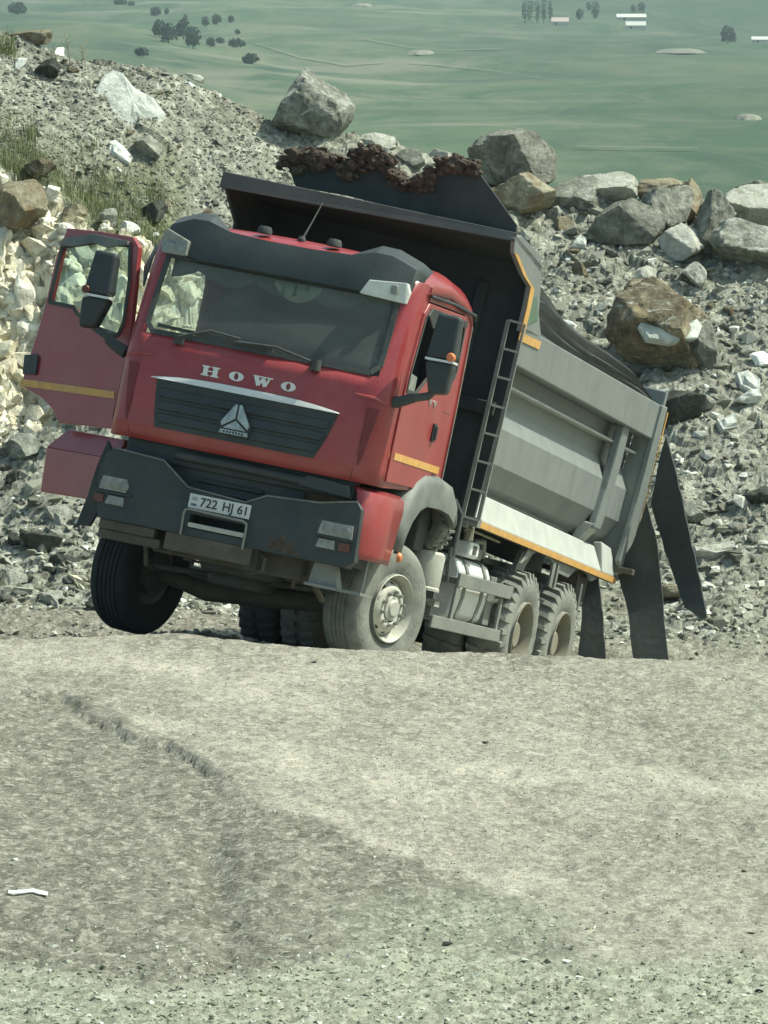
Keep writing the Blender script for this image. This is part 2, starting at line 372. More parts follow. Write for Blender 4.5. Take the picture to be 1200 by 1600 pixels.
# driver's side fairing: curves round the corner behind the bumper
zt, zb = 1.455, .90
sec = [(1.37, 1.10), (1.33, 1.17), (1.22, 1.235), (1.0, 1.27), (.66, 1.27)]
m = MB(); vs = []; n = len(sec)
for z, dx, dy, xe in ((zb, 0, 0, .72), (zb+.05, .02, .01, .72), (1.36, 0, .0, .60), (zt, -.03, -.03, .56), (zt+.035, -.07, -.09, .54)):
    for i, (x, y) in enumerate(sec): vs.append(((x if i < n-1 else xe)+dx, y+dy, z))
fs = [(r*n+i, r*n+i+1, (r+1)*n+i+1, (r+1)*n+i) for r in range(4) for i in range(n-1)]
m.add(vs, fs).build('step_fairing', 'red_paint', T, smooth=35, solid=.02)

# vertical air vents in the corner panels, panel seams
for sg in (-1, 1):
    m = MB(); vs = []
    for z in np.linspace(1.66, 2.15, 8):
        y0, y1 = np.interp(z, [1.66, 1.75, 2.15], [1.035, 1.03, 1.02]), np.interp(z, [1.66, 1.75, 2.15], [1.045, 1.07, 1.125])
        vs += [fr(sg*y, z, .0185) for y in np.linspace(y0, y1, 5)]
    m.add(vs, [(r*5+i, r*5+i+1, (r+1)*5+i+1, (r+1)*5+i) for r in range(7) for i in range(4)]).build('corner_vent', 'red_inner', cab, solid=.003)
    pts = [fr(sg*.90, 2.235, .016), fr(sg*1.05, 2.23, .016), fr(sg*1.15, 2.20, .016), fr(sg*1.19, 2.17, .016)]
    MB().tube(pts, [.012, .02, .022, .012], 8).build('corner_ridge', 'red_paint', cab, smooth=60)
    MB().tube([fr(sg*1.0, 1.53, .016), fr(sg*1.03, 2.0, .016), fr(sg*1.06, 2.38, .014)], .006, 5).build('panel_seam', 'red_inner', cab)

# grille with chrome bar, emblem and letters
gq = [(-.82, 2.045), (-.81, 1.80), (-.775, 1.655), (0, 1.63), (.67, 1.64), (.73, 1.80), (.80, 2.045), (0, 2.06)]
def skin(zs, y0f, y1f, o, ny=16, bulge=None):
    vs = []; zs = list(zs)
    for k, z in enumerate(zs):
        for y in np.linspace(y0f(z), y1f(z), ny): vs.append(fr(y, z, o if bulge is None else bulge[k]))
    return MB().add(vs, [(r*ny+i, r*ny+i+1, (r+1)*ny+i+1, (r+1)*ny+i) for r in range(len(zs)-1) for i in range(ny-1)])
gl_ = lambda z: -np.interp(z, [1.64, 1.80, 2.045], [.77, .80, .83]); gr2_ = lambda z: np.interp(z, [1.64, 1.80, 2.045], [.66, .73, .80])
gr = skin(np.linspace(1.64, 2.045, 8), gl_, gr2_, .022).build('grille', 'charcoal_plastic', T, solid=.008)
for k in range(3):
    z = 1.935-k*.105
    skin([z-.042, z-.03, z+.035, z+.042], lambda q: gl_(q)+.03, lambda q: gr2_(q)-.03, 0, 16, [.026, .046, .034, .026]).build('grille_slat', 'charcoal_plastic', gr, smooth=30)
m = MB(); ys = np.linspace(-.88, .81, 15)
for i in range(14):
    h0, h1 = [.048*(1-abs(2*(k/14)-1)**3)+.008 for k in (i, i+1)]; a, b_ = ys[i], ys[i+1]
    A, B = fr(a, 2.05, .055), fr(b_, 2.05, .055); U = lambda p, h, dx=0: Vector((p.x-dx, p.y, 2.045+h))
    m.hexa([U(A, 0, .05), U(B, 0, .05), U(B, 0), U(A, 0)], [U(A, h0, .05), U(B, h1, .05), U(B, h1, .014), U(A, h0, .014)])
m.build('chrome_bar', 'silver_paint', T, smooth=30)
em = MB(); ey0, ez0 = -.045, 1.80
em.prism([(1.472, ey0-.125, ez0-.105), (1.472, ey0+.125, ez0-.105), (1.472, ey0+.14, ez0-.01), (1.472, ey0+.03, ez0+.17), (1.472, ey0-.03, ez0+.17), (1.472, ey0-.14, ez0-.01)], (.012, 0, 0))
emb = em.build('emblem', 'charcoal_plastic', T, bevel=.003)
def facet(pts, name, mt='emblem_chrome'):
    MB().prism([(1.485, ey0+y, ez0+z) for y, z in pts], (.010, 0, 0)).build(name, mt, emb, bevel=.003)
facet([(-.008, .155), (-.03, .155), (-.13, -.01), (-.115, -.04), (-.008, .035)], 'emblem_facet')
facet([(.008, .155), (.03, .155), (.13, -.01), (.115, -.04), (.008, .035)], 'emblem_facet')
facet([(-.105, -.055), (0, .02), (.105, -.055)], 'emblem_facet')
facet([(-.13, -.10), (.13, -.10), (.122, -.066), (-.122, -.066)], 'emblem_base')
m = MB()
for k in range(7): m.box((1.4955, ey0-.09+k*.027, ez0-.094), (1.498, ey0-.076+k*.027, ez0-.074))
m.build('emblem_lettering', 'plate_ink', emb)
def stroke(m, x, pts, wd, dp=.014):
    for a, b_ in zip(pts[:-1], pts[1:]): m.bar((x, a[0], a[1]), (x, b_[0], b_[1]), wd, dp, up=(1, 0, 0))
def letterH(m, x, y, z, w_, h):
    for s in (-1, 1):
        stroke(m, x, [(y+s*w_*.28, z-h/2), (y+s*w_*.28, z+h/2)], w_*.26)
        for zz in (z-h/2, z+h/2): stroke(m, x+.001, [(y+s*w_*.28-w_*.22, zz), (y+s*w_*.28+w_*.22, zz)], h*.16)
    stroke(m, x+.0015, [(y-w_*.2, z), (y+w_*.2, z)], h*.12)
def letterO(m, x, y, z, w_, h):
    o_ = [(x-.007, y+w_*.42*math.cos(t), z+h*.52*math.sin(t)) for t in [2*math.pi*k/28 for k in range(28)]]
    i_ = [(x-.007, y+w_*.13*math.cos(t), z+h*.40*math.sin(t)) for t in [2*math.pi*k/28 for k in range(28)]]
    m.prism(o_, (.014, 0, 0), [i_])
def letterW(m, x, y, z, w_, h):
    P = [(-.5, .5), (-.24, -.5), (0, .35), (.24, -.5), (.5, .5)]
    for i in range(4): stroke(m, x+.0007*i, [(y+P[i][0]*w_*.8, z+P[i][1]*h), (y+P[i+1][0]*w_*.8, z+P[i+1][1]*h)], w_*(.24 if i % 2 == 0 else .12))
    for s in (-1, 0, 1): stroke(m, x+.003, [(y+s*w_*.38-w_*.17, z+h/2), (y+s*w_*.38+w_*.17, z+h/2)], h*.14)
for k, (L, yy) in enumerate(((letterH, -.370), (letterO, -.135), (letterW, .100), (letterO, .330))):
    m = MB(); L(m, fr(yy, 2.185, .026).x, yy, 2.185, .155, .074); m.build('bonnet_letter', 'silver_paint', T)

# wipers
for y0, y1, zz in ((-.72, -.18, 2.50), (.52, -.22, 2.47)):
    m = MB(); m.tube([fr(y0, 2.40, .03), fr(y0, 2.42, .06), fr((y0+y1)/2, zz+.02, .06), fr(y1, zz, .05)], .012, 6)
    if y0 > 0: m.tube([fr(y0+.005, 2.36, .03), fr(y0, 2.45, .055)], .042, 10)
    else: m.box(fr(y0-.03, 2.36, .01), fr(y0+.05, 2.42, .05))
    wp = m.build('wiper', 'black_rubber', T, smooth=50)
    MB().bar(fr(y0-.62 if y0 > 0 else y0-.22, 2.475 if y0 > 0 else 2.49, .035), fr(y1+.34 if y0 > 0 else y1+.30, 2.46, .035), .03, .014, up=(1, 0, 0)).build('wiper_blade', 'black_rubber', wp)

# sun visor over the windscreen with built-in lamps
m = MB(); vs = []; prof = [(1.235, 3.075), (1.272, 3.10), (1.255, 3.24), (1.195, 3.365), (1.04, 3.44)]
ysv = [-1.17, -1.10, -.9, -.75, -.55, -.2, .2, .55, .75, .9, 1.10, 1.17]
for y in ysv:
    a = abs(y); up = np.interp(a, [0, .5, .72, .95, 1.1, 1.17], [0, .0, .075, .07, .0, -.05]); bk = np.interp(a, [0, .7, 1.0, 1.1, 1.17], [0, .03, .07, .12, .22])
    lo = np.interp(a, [0, .75, 1.05, 1.17], [.0, .0, .05, .08])
    for i, (x, z) in enumerate(prof): vs.append((x-bk, y, z+(up if i >= 3 else 0)+(lo if i < 2 else 0)-(.10 if i == 4 and up < .02 and a < .8 else 0)))
n = len(prof); fs = [(r*n+i, r*n+i+1, (r+1)*n+i+1, (r+1)*n+i) for r in range(len(ysv)-1) for i in range(n-1)]
vis = m.add(vs, fs).build('sun_visor', 'charcoal_plastic', T, smooth=22, solid=.012)
for sg in (-1, 1):
    q = [(.72, 3.075), (.78, 3.20), (1.09, 3.235), (1.12, 3.16), (1.11, 3.06)]
    if sg < 0: q = [(.86, 3.11), (.86, 3.24), (1.10, 3.32), (1.14, 3.22), (1.10, 3.11)]
    m = MB(); P = []
    for y, z in q: P.append(Vector((1.335-np.interp(y, [.7, 1.0, 1.1, 1.17], [.03, .07, .12, .2]), sg*y, z)))
    c = sum(P, Vector())/5; m.add([*P, *[p-Vector((.08, 0, 0)) for p in P]], [(0, 1, 2, 3, 4), (9, 8, 7, 6, 5)]+[(i, (i+1) % 5, 5+(i+1) % 5, 5+i) for i in range(5)])
    la = m.build('roof_lamp', 'top_lamp' if sg > 0 else 'lamp_lens', vis, bevel=.008)
    MB().box((1.345-.13, sg*1.0-.03, 3.12), (1.345-.085, sg*1.0+.03, 3.20)).build('lamp_bulb', 'lamp_lens', la, bevel=.01)
for y in (-.33, .30):
    MB().lathe([(0, .035), (.05, .03), (.065, .0), (.065, -.03)], 12, (.93, y, 3.475), 'z').build('marker_lamp', 'black_rubber', T, smooth=40)
MB().tube([(.85, -.02, 3.45), (.84, .035, 3.62), (.83, .09, 3.80)], [.010, .007, .004], 6).build('antenna', 'grey_steel', T)
MB().lathe([(0, .03), (.025, .025), (.035, 0), (.035, -.02)], 10, (.85, -.02, 3.46), 'z').build('antenna_foot', 'black_rubber', T)
# drip rail above the driver's door
MB().tube([(.90, 1.22, 3.185), (.2, 1.235, 3.20), (-.5, 1.225, 3.185), (-.60, 1.20, 3.15)], .016, 6).build('drip_rail', 'charcoal_plastic', T)
MB().tube([(-.655, 1.16, 3.1), (-.66, 1.17, 2.3), (-.66, 1.17, 1.65)], .02, 6).build('cab_rear_seal', 'dusty_rubber', T)
# a-pillar weather deflector beside the open door
MB().prism([(1.13, -1.215, 2.80), (1.06, -1.215, 3.06), (.93, -1.215, 3.20), (.80, -1.30, 3.18), (.92, -1.32, 2.98)], (0, -.015, 0)).build('pillar_deflector', 'charcoal_plastic', T)

# inside the cab
MB().box((-.60, -1.14, 1.55), (1.15, 1.14, 1.62)).build('cab_floor', 'dark_steel', T)
MB().box((-.60, -1.16, 1.64), (-.57, 1.16, 3.2)).build('rear_lining', 'dash_grey', T)
MB().hexa([(.90, -1.14, 1.9), (1.18, -1.10, 1.9), (1.18, 1.10, 1.9), (.90, 1.14, 1.9)], [(.80, -1.14, 2.34), (1.26, -1.0, 2.41), (1.26, 1.0, 2.41), (.80, 1.14, 2.34)]).build('dashboard', 'dash_grey', T, bevel=.03)
for y in (.62, -.62):
    st = MB().box((-.35, y-.25, 2.0), (.25, y+.25, 2.16)).build('seat', 'seat_cloth', T, bevel=.05)
    MB().hexa([(-.42, y-.25, 2.1), (-.28, y-.25, 2.1), (-.28, y+.25, 2.1), (-.42, y+.25, 2.1)], [(-.54, y-.2, 2.78), (-.44, y-.2, 2.78), (-.44, y+.2, 2.78), (-.54, y+.2, 2.78)]).build('backrest', 'seat_cloth', st, bevel=.05)
    MB().box((-.3, y-.2, 1.62), (.2, y+.2, 2.0)).build('seat_base', 'dark_steel', st)
sw = MB(); n = 28; c0 = Vector((.62, .62, 2.44)); ax1 = Vector((0, 1, 0)); ax2 = Vector((.45, 0, .89))
sw.tube([c0+(ax1*math.cos(2*math.pi*k/n)+ax2*math.sin(2*math.pi*k/n))*.23 for k in range(n+1)], .016, 6, caps=False)
sw.bar(c0-ax1*.22, c0+ax1*.22, .05, .02); sw.bar(c0, c0+Vector((.3, 0, -.2)), .06, .06)
sw.build('steering_wheel', 'black_rubber', T, smooth=60)
# curtain with scalloped hem along the top of the windscreen
m = MB(); N = 60; vs = []; 
for i in range(N+1):
    y = -.98+1.96*i/N; hem = 3.02-.10*abs(math.sin((y+.26+.05*math.sin(y*3))*math.pi/.52))**.8
    x = 1.17+.012*math.sin(i*1.9); vs += [(x, y, 3.13), (x+.01, y, (3.0+hem)/2+.03), (x+.015, y, hem)]
fs = [(3*i+k, 3*i+k+1, 3*i+k+4, 3*i+k+3) for i in range(N) for k in range(2)]
m.add(vs, fs).build('curtain', 'curtain', T, smooth=60, solid=.004)
m = MB(); vs = []
for i in range(17):
    y = -.06+.42*i/16; hm_ = 3.03-.12*math.sin(math.pi*i/16)**.8; vs += [(1.185, y, 3.06), (1.187, y, (3.06+hm_)/2), (1.19, y, hm_-.01)]
m.add(vs, [(3*i+k, 3*i+k+1, 3*i+k+4, 3*i+k+3) for i in range(16) for k in range(2)]).build('curtain_fringe', 'curtain_light', T, smooth=60, solid=.003)

# mirrors
def mirror(y0, sg, parent, off=Vector((0, 0, 0)), xx=1.32):
    up = MB(); up.hexa([(xx-.16, y0-.11, 2.665), (xx+.03, y0-.125, 2.65), (xx+.03, y0+.135, 2.665), (xx-.16, y0+.12, 2.665)],
                       [(xx-.14, y0-.09, 3.03), (xx+.0, y0-.10, 3.045), (xx+.0, y0+.11, 3.035), (xx-.14, y0+.10, 3.03)])
    a = up.build('mirror', 'charcoal_plastic', parent, bevel=.035, seg=3); a.location = off
    l = MB().hexa([(xx-.15, y0-.05 if sg > 0 else y0-.12, 2.36), (xx+.0, y0-.05 if sg > 0 else y0-.11, 2.36), (xx+.0, y0+.11 if sg > 0 else y0+.04, 2.38), (xx-.15, y0+.10 if sg > 0 else y0+.04, 2.38)],
                  [(xx-.16, y0-.12, 2.63), (xx+.03, y0-.125, 2.625), (xx+.03, y0+.13, 2.64), (xx-.16, y0+.12, 2.64)]).build('mirror_lower_housing', 'charcoal_plastic', a, bevel=.035, seg=3)
    MB().box((xx-.165, y0-.09, 2.70), (xx-.162, y0+.09, 2.99)).build('mirror_glass', 'chrome', a)
    MB().box((xx-.10, y0-.12, 2.635), (xx+.035, y0+.13, 2.655)).build('mirror_joint', 'silver_paint', a)
    MB().lathe([(0, .02), (.03, .015), (.04, 0), (.04, -.02)], 14, (xx+.03, y0+(.095 if sg > 0 else -.095), 2.685), 'x').build('repeater_lamp', 'amber_bright' if sg > 0 else 'amber_lens', a, smooth=40)
    return a
ma = mirror(1.535, 1, T)
MB().tube([(1.22, 1.17, 2.235), (1.26, 1.24, 2.245), (1.27, 1.36, 2.30)], [.055, .05, .045], 8).tube([(1.27, 1.33, 2.29), (1.25, 1.48, 2.34), (1.24, 1.52, 2.40)], .035, 8).build('mirror_arm', 'black_rubber', ma, smooth=50)
mb = mirror(-1.635, -1, rdoor, xx=1.10)
mb['label'] = 'black two part door mirror in front of the open door window'
MB().tube([(1.12, -1.26, 2.22), (1.12, -1.36, 2.26), (1.08, -1.45, 2.30)], [.055, .05, .045], 8).tube([(1.08, -1.42, 2.29), (1.03, -1.55, 2.36)], .03, 8).build('mirror_arm', 'black_rubber', mb, smooth=50)

# bumper
bq = [(-1.10, .80), (-1.17, 1.15), (-1.13, 1.36), (-1.06, 1.40), (-.62, 1.38), (-.36, 1.20), (.16, 1.17), (.34, 1.26), (.80, 1.29), (1.12, 1.36), (1.17, 1.30), (1.20, .86), (1.12, .80),
      (.40, .79), (.24, .93), (.23, 1.02), (-.30, 1.02), (-.32, .82), (-.45, .79)]
bq = [(-1.10, .80), (-1.17, 1.15), (-1.13, 1.36), (-1.06, 1.40), (-.62, 1.38), (-.36, 1.20), (.16, 1.17), (.34, 1.26), (.80, 1.29), (1.12, 1.36), (1.17, 1.30), (1.20, .86), (1.12, .80), (.22, .80), (-.34, .80)]
bm_ = MB().prism([(1.30, y, z) for y, z in bq], (.12, 0, 0), [[(1.30, -.29, .985), (1.30, .215, .985), (1.30, .205, .87), (1.30, -.30, .87)]]).build('bumper', 'charcoal_plastic', T, bevel=.022, seg=3)
m = MB()
for sg in (-1, 1): m.prism([(1.30, sg*1.12, .82), (1.30, sg*1.15, 1.35), (1.0, sg*1.17, 1.38), (.86, sg*1.17, 1.30), (.98, sg*1.16, .82)], (0, -sg*.04, 0))
m.build('bumper_end', 'charcoal_plastic', bm_, bevel=.01)
q = [FX(*p, 1.22) for p in ((168, 688), (150, 730), (136, 775), (118, 820), (140, 822), (152, 800), (176, 705))]
MB().prism([(1.22, p.y, p.z) for p in q], (-.05, 0, 0)).build('bumper_wing', 'black_rubber', bm_, bevel=.006)
MB().tube([(1.425, y, z) for y, z in bq[3:11]], .008, 6).build('bumper_edge', 'dusty_plastic', bm_)
def lampbox(y, z, wy, wz, name='headlamp', mt='lamp_lens'):
    o = MB().box((1.405, y-wy/2-.015, z-wz/2-.015), (1.425, y+wy/2+.015, z+wz/2+.015)).build(name, 'black_rubber', T, bevel=.006)
    MB().prism([(1.426, y-wy/2, z-wz/2), (1.426, y+wy/2, z-wz/2), (1.426, y+wy/2-.01, z+wz/2), (1.426, y-wy/2+.02, z+wz/2)], (.012, 0, 0)).build('lens', mt, o, bevel=.006)
    return o
for sg in (-1, 1):
    h = lampbox(sg*1.0-.01, 1.095 if sg > 0 else 1.10, .31 if sg > 0 else .25, .115)
    m = MB()
    for k in (-1, 0, 1): m.lathe([(0, .008), (.035, .006), (.045, 0)], 16, (1.438, sg*1.0+k*.085, 1.095), 'x')
    m.build('reflector', 'grey_steel', h, smooth=40)
    MB().box((1.40, sg*1.0-.17, 1.02), (1.445, sg*1.0+.17, 1.035)).build('lamp_ledge', 'charcoal_plastic', h)
    f = lampbox(sg*1.0-(.075 if sg > 0 else -.03), .965, .17, .075, 'fog_lamp')
    MB().box((1.427, sg*1.0+(.04 if sg > 0 else -.16), .93), (1.436, sg*1.0+(.14 if sg > 0 else -.075), 1.0)).build('indicator_lens', 'amber_lens', f, bevel=.004)
q = [(.42, .83), (.45, .93), (.50, .90), (.54, .98), (.60, .91), (.67, .93), (.66, .86), (.74, .82)]
MB().prism([(1.421, y, z) for y, z in q], (.002, 0, 0)).build('rust_patch', 'rust', bm_)
# number plate
pl = MB().box((1.425, -.325, 1.035), (1.435, .225, 1.155)).build('number_plate', 'plate_white', T, bevel=.004)
def text(body, y, z, size, name, mt, parent, x=1.437, off=.012):
    c = bpy.data.curves.new(name, 'FONT'); c.body = body; c.size = size; c.extrude = .0015; c.offset = off*size; c.align_x = 'LEFT'
    o = bpy.data.objects.new(name, c); COL.objects.link(o)
    me = bpy.data.meshes.new_from_object(o.evaluated_get(bpy.context.evaluated_depsgraph_get())); COL.objects.unlink(o); bpy.data.objects.remove(o)
    for v in me.vertices: v.co = (x+v.co.z, y+v.co.x, z+v.co.y)
    me.materials.clear(); me.materials.append(MATS[mt])
    r = bpy.data.objects.new(name, me); COL.objects.link(r); r.parent = parent
    return r
text('722', -.225, 1.062, .105, 'plate_number', 'plate_ink', pl, off=.012)
text('HJ', -.025, 1.062, .105, 'plate_number', 'plate_ink', pl, off=.012)
text('61', .108, 1.062, .105, 'plate_number', 'plate_ink', pl, off=.012)
m = MB().box((1.4355, -.30, 1.105), (1.437, -.25, 1.112)).box((1.4355, -.30, 1.12), (1.437, -.25, 1.127)).box((1.4355, -.30, 1.055), (1.437, -.25, 1.075))
m.build('plate_flag', 'plate_blue', pl)
# tube guard and step in the middle of the bumper
m = MB().tube([(1.44, -.335, .80), (1.47, -.335, .98), (1.47, -.325, 1.012), (1.47, -.29, 1.022), (1.47, .19, 1.01), (1.47, .225, .995), (1.47, .23, .96), (1.44, .225, .78)], .011, 8)
m.build('bumper_tube', 'grey_steel', bm_, smooth=50)
MB().box((1.35, -.295, .875), (1.43, .21, .915)).build('step_bar', 'rim_steel', bm_, bevel=.006)
MB().box((1.18, -1.08, .72), (1.40, -.58, .80)).box((1.2, -1.08, .64), (1.38, -.52, .72)).build('lower_beam', 'muddy_steel', bm_, bevel=.01)
m = MB().box((1.26, -.47, .655), (1.42, .30, .80))
for k in range(9): m.lathe([(0, .004), (.012, .004), (.012, 0)], 8, (1.42, -.36+k*.078, .745), 'x')
m.build('perforated_skid_plate', 'muddy_steel', T, bevel=.006)
MB().tube([(1.3, .30, .80), (1.38, .42, .74), (1.38, .42, .64), (1.3, .30, .60)], .018, 6).box((1.2, .22, .62), (1.34, .34, .80)).build('tow_bracket', 'muddy_steel', T)
MB().box((1.18, .45, .80), (1.40, 1.12, .84)).build('lower_beam', 'muddy_steel', bm_)
MB().hexa([(1.15, .80, .62), (1.3, .80, .62), (1.3, 1.06, .62), (1.15, 1.06, .62)], [(1.15, .83, .86), (1.3, .83, .86), (1.3, .98, .86), (1.15, .98, .86)]).box((.98, .78, .60), (1.34, 1.28, .625)).build('step_bracket', 'grey_steel', T)
MB().tube([(1.05, 1.19, .62), (1.10, 1.22, .90)], .012, 6).build('step_rod', 'grey_steel', T)
# between bumper and cab: dark cross panel, intercooler edge
m = MB().box((1.18, -1.02, 1.36), (1.30, 1.04, 1.53)).box((1.12, -.60, 1.18), (1.25, .60, 1.40)).box((1.22, -.35, 1.26), (1.29, .25, 1.30))
m.build('front_cross_panel', 'charcoal_plastic', T, bevel=.02)
MB().tube([(1.33, -.55, 1.45), (1.335, 0, 1.455), (1.33, .85, 1.44)], .045, 10).build('front_pipe', 'charcoal_plastic', T, smooth=50)
MB().prism([(1.31, .55, 1.40), (1.31, .62, 1.50), (1.31, 1.0, 1.48), (1.31, 1.04, 1.37)], (.06, 0, 0)).build('step_tread', 'charcoal_plastic', T, bevel=.015)

# front fender on the driver's side, and its mirror twin
for sg in (1, -1):
    out = [(.58, 1.05), (.52, 1.28), (.40, 1.50), (.22, 1.66), (0, 1.74), (-.45, 1.755), (-.78, 1.72), (-.98, 1.60), (-1.08, 1.42)]
    inn = [(.44, 1.02), (.38, 1.18), (.28, 1.32), (.12, 1.43), (-.05, 1.48), (-.45, 1.49), (-.75, 1.47), (-.92, 1.42), (-1.02, 1.36)]
    m = MB(); vs = []; 
    for (xo, zo), (xi, zi) in zip(out, inn):
        vs += [(xo, sg*.74, zo-.01), (xo, sg*1.19, zo), (xo+(xi-xo)*.12, sg*1.25, zo+(zi-zo)*.10), (xo+(xi-xo)*.3, sg*1.272, zo+(zi-zo)*.3), (xi, sg*1.275, zi), (xi, sg*1.22, zi)]
    n = 6; fs = [(r*n+i, r*n+i+1, (r+1)*n+i+1, (r+1)*n+i) for r in range(len(out)-1) for i in range(n-1)]
    m.add(vs, fs).build('front_fender', 'dusty_plastic', T, smooth=45, solid=.02)
MB().lathe([(0, .035), (.03, .03), (.045, .01), (.045, 0)], 14, (.50, 1.285, .99), 'y').build('side_marker', 'amber_bright', T, smooth=40)

# ---- wheels
def wheel(C, M, sg, kind, tyremat):
    root = MB()
    if kind == 'front':
        pr_ = [(.29, .03), (.30, .0), (.34, .015), (.42, .028), (.49, .022), (.535, -.002), (.552, -.03), (.558, -.05)]
        for k in range(5):
            y0 = -.05-k*.044; pr_ += [(.560, y0-.003), (.560, y0-.030), (.548, y0-.033), (.548, y0-.041)]
        pr_ += [(.558, -.275), (.552, -.30), (.535, -.325), (.49, -.35), (.42, -.355), (.34, -.345), (.30, -.33), (.29, -.30)]
    else:
        pr_ = [(.29, .03), (.30, .0), (.34, .015), (.42, .03), (.48, .022), (.51, .0), (.525, -.03), (.53, -.1), (.53, -.22), (.525, -.27), (.51, -.30), (.48, -.32), (.42, -.33), (.34, -.32), (.30, -.31), (.29, -.28)]
    # hub first: it is the wheel's own mesh; tyre and rim hang from it
    if kind == 'front':
        hub = MB().lathe([(0, .045), (.06, .045), (.075, .03), (.105, .025), (.115, -.01), (.118, -.05), (.118, -.2)], 28)
        hub.v = [(x, y*sg, z) for x, y, z in hub.v]
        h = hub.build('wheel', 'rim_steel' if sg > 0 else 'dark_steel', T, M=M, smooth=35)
        tyr = MB().lathe([(r, y*sg) for r, y in pr_], 80, closed=True).build('tyre', tyremat, h, M=M, smooth=35)
        # rim: lip, barrel and a domed disc with round hand holes
        rm = MB().lathe([(r, y*sg) for r, y in [(.29, -.30), (.275, -.05), (.283, .01), (.298, .035), (.290, .04), (.278, .02), (.262, -.015), (.25, -.06), (.245, -.07)]], 64).build('rim', 'rim_steel', h, M=M, smooth=40)
        d = MB(); n = 10; seg = 8
        rr = [.245, .225, .205, .18, .165, .12]; yy = [-.07, -.045, -.02, .0, .005, .01]
        NN = n*seg; vs = []
        for r, y in zip(rr, yy):
            for k in range(NN): t = 2*math.pi*k/NN; vs.append((r*math.cos(t), y*sg, r*math.sin(t)))
        fs = [(i*NN+k, i*NN+(k+1) % NN, (i+1)*NN+(k+1) % NN, (i+1)*NN+k) for i in range(len(rr)-1) for k in range(NN) if not (i in (1, ) and k % seg in (2, 3, 4))]
        d.add(vs, fs).build('wheel_disc', 'rim_steel', h, M=M, smooth=30, solid=.012)
        b = MB()
        for k in range(10):
            t = 2*math.pi*(k+.5)/10; b.lathe([(0, sg*.055), (.010, sg*.055), (.013, sg*.045), (.016, sg*.02), (.02, sg*.015), (.02, 0)], 6, (.145*math.cos(t), 0, .145*math.sin(t)))
        b.build('wheel_nut', 'grey_steel', h, M=M)
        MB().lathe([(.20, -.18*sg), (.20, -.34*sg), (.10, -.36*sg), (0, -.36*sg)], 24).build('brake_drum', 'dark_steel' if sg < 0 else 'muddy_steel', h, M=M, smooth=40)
    else:
        hub = MB().lathe([(r, y*sg) for r, y in [(0, -.02), (.10, -.02), (.115, -.04), (.12, -.20), (.19, -.215), (.25, -.23), (.262, -.22)]], 32)
        h = hub.build('wheel', 'tan_rim', T, M=M, smooth=35)
        MB().lathe([(r, y*sg) for r, y in [(.262, -.235), (.258, -.1), (.268, .0), (.292, .035), (.300, .03)]], 64).build('rim', 'tan_rim', h, M=M, smooth=50)
        m = MB().lathe([(r, y*sg) for r, y in pr_], 72, closed=True)
        n = 30
        for k in range(n):
            for side in (0, 1):
                t = 2*math.pi*(k+.5*side)/n; w2 = .026
                y0, y1, ys_ = ((.004, -.125, .020) if side == 0 else (-.304, -.175, -.32))
                def P(r, tt, y): return (r*math.cos(tt), y*sg, r*math.sin(tt))
                dt = w2/.56; sk = .05 if side == 0 else -.05
                base = [P(.515, t-dt, y0), P(.515, t+dt, y0), P(.52, t+sk+dt, y1), P(.52, t+sk-dt, y1)]
                top = [P(.553, t-dt*.8, y0*.9 if side == 0 else y0), P(.553, t+dt*.8, y0), P(.560, t+sk+dt*.8, y1), P(.560, t+sk-dt*.8, y1)]
                m.hexa(base, top)
                m.hexa([P(.46, t-dt*.7, y0+(.012 if side == 0 else -.012)), P(.46, t+dt*.7, y0+(.012 if side == 0 else -.012)), P(.515, t+dt, y0-.01 if side == 0 else y0+.01), P(.515, t-dt, y0-.01 if side == 0 else y0+.01)],
                       [P(.47, t-dt*.7, ys_+(.008 if side == 0 else -.008)), P(.47, t+dt*.7, ys_+(.008 if side == 0 else -.008)), P(.55, t+dt*.8, y0), P(.55, t-dt*.8, y0)])
        m.build('tyre', tyremat, h, M=M, smooth=30)
        b = MB()
        for k in range(10):
            t = 2*math.pi*k/10; b.lathe([(0, -.17*sg), (.012, -.17*sg), (.016, -.215*sg)], 6, (.155*math.cos(t), 0, .155*math.sin(t)))
        b.build('wheel_nut', 'tan_rim', h, M=M)
    return h
Rz = lambda a: Matrix.Rotation(a, 4, 'Z')
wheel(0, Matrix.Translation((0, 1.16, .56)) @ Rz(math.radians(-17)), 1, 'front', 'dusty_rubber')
wheel(0, Matrix.Translation((0, -1.27, .46)) @ Rz(math.radians(-12)) @ Matrix.Rotation(math.radians(-2), 4, 'X'), -1, 'front', 'shaded_tyre')
for x in (-3.86, -5.28):
    for sg in (1, -1):
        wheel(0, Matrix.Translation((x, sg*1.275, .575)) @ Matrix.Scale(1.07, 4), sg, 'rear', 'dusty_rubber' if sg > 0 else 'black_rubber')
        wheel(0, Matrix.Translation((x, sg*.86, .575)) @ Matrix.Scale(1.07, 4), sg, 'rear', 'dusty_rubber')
    MB().tube([(x, -1.0, .56), (x, -.3, .56), (x, -.2, .56), (x, .2, .56), (x, .3, .56), (x, 1.0, .56)], [.10, .10, .24, .24, .10, .10], 14).build('rear_axle', 'muddy_steel', T, smooth=50)
MB().tube([(0, -.98, .44), (0, -.75, .42), (-.02, -.5, .38), (-.02, .5, .48), (0, .75, .54), (0, .98, .56)], [.07, .07, .09, .09, .07, .07], 10).build('front_axle', 'muddy_steel', T, smooth=50)
m = MB().tube([(.45, -.85, .50), (.48, 0, .54), (.45, .85, .60)], .028, 8)
m.build('steering_rod', 'dark_steel', T, smooth=50)
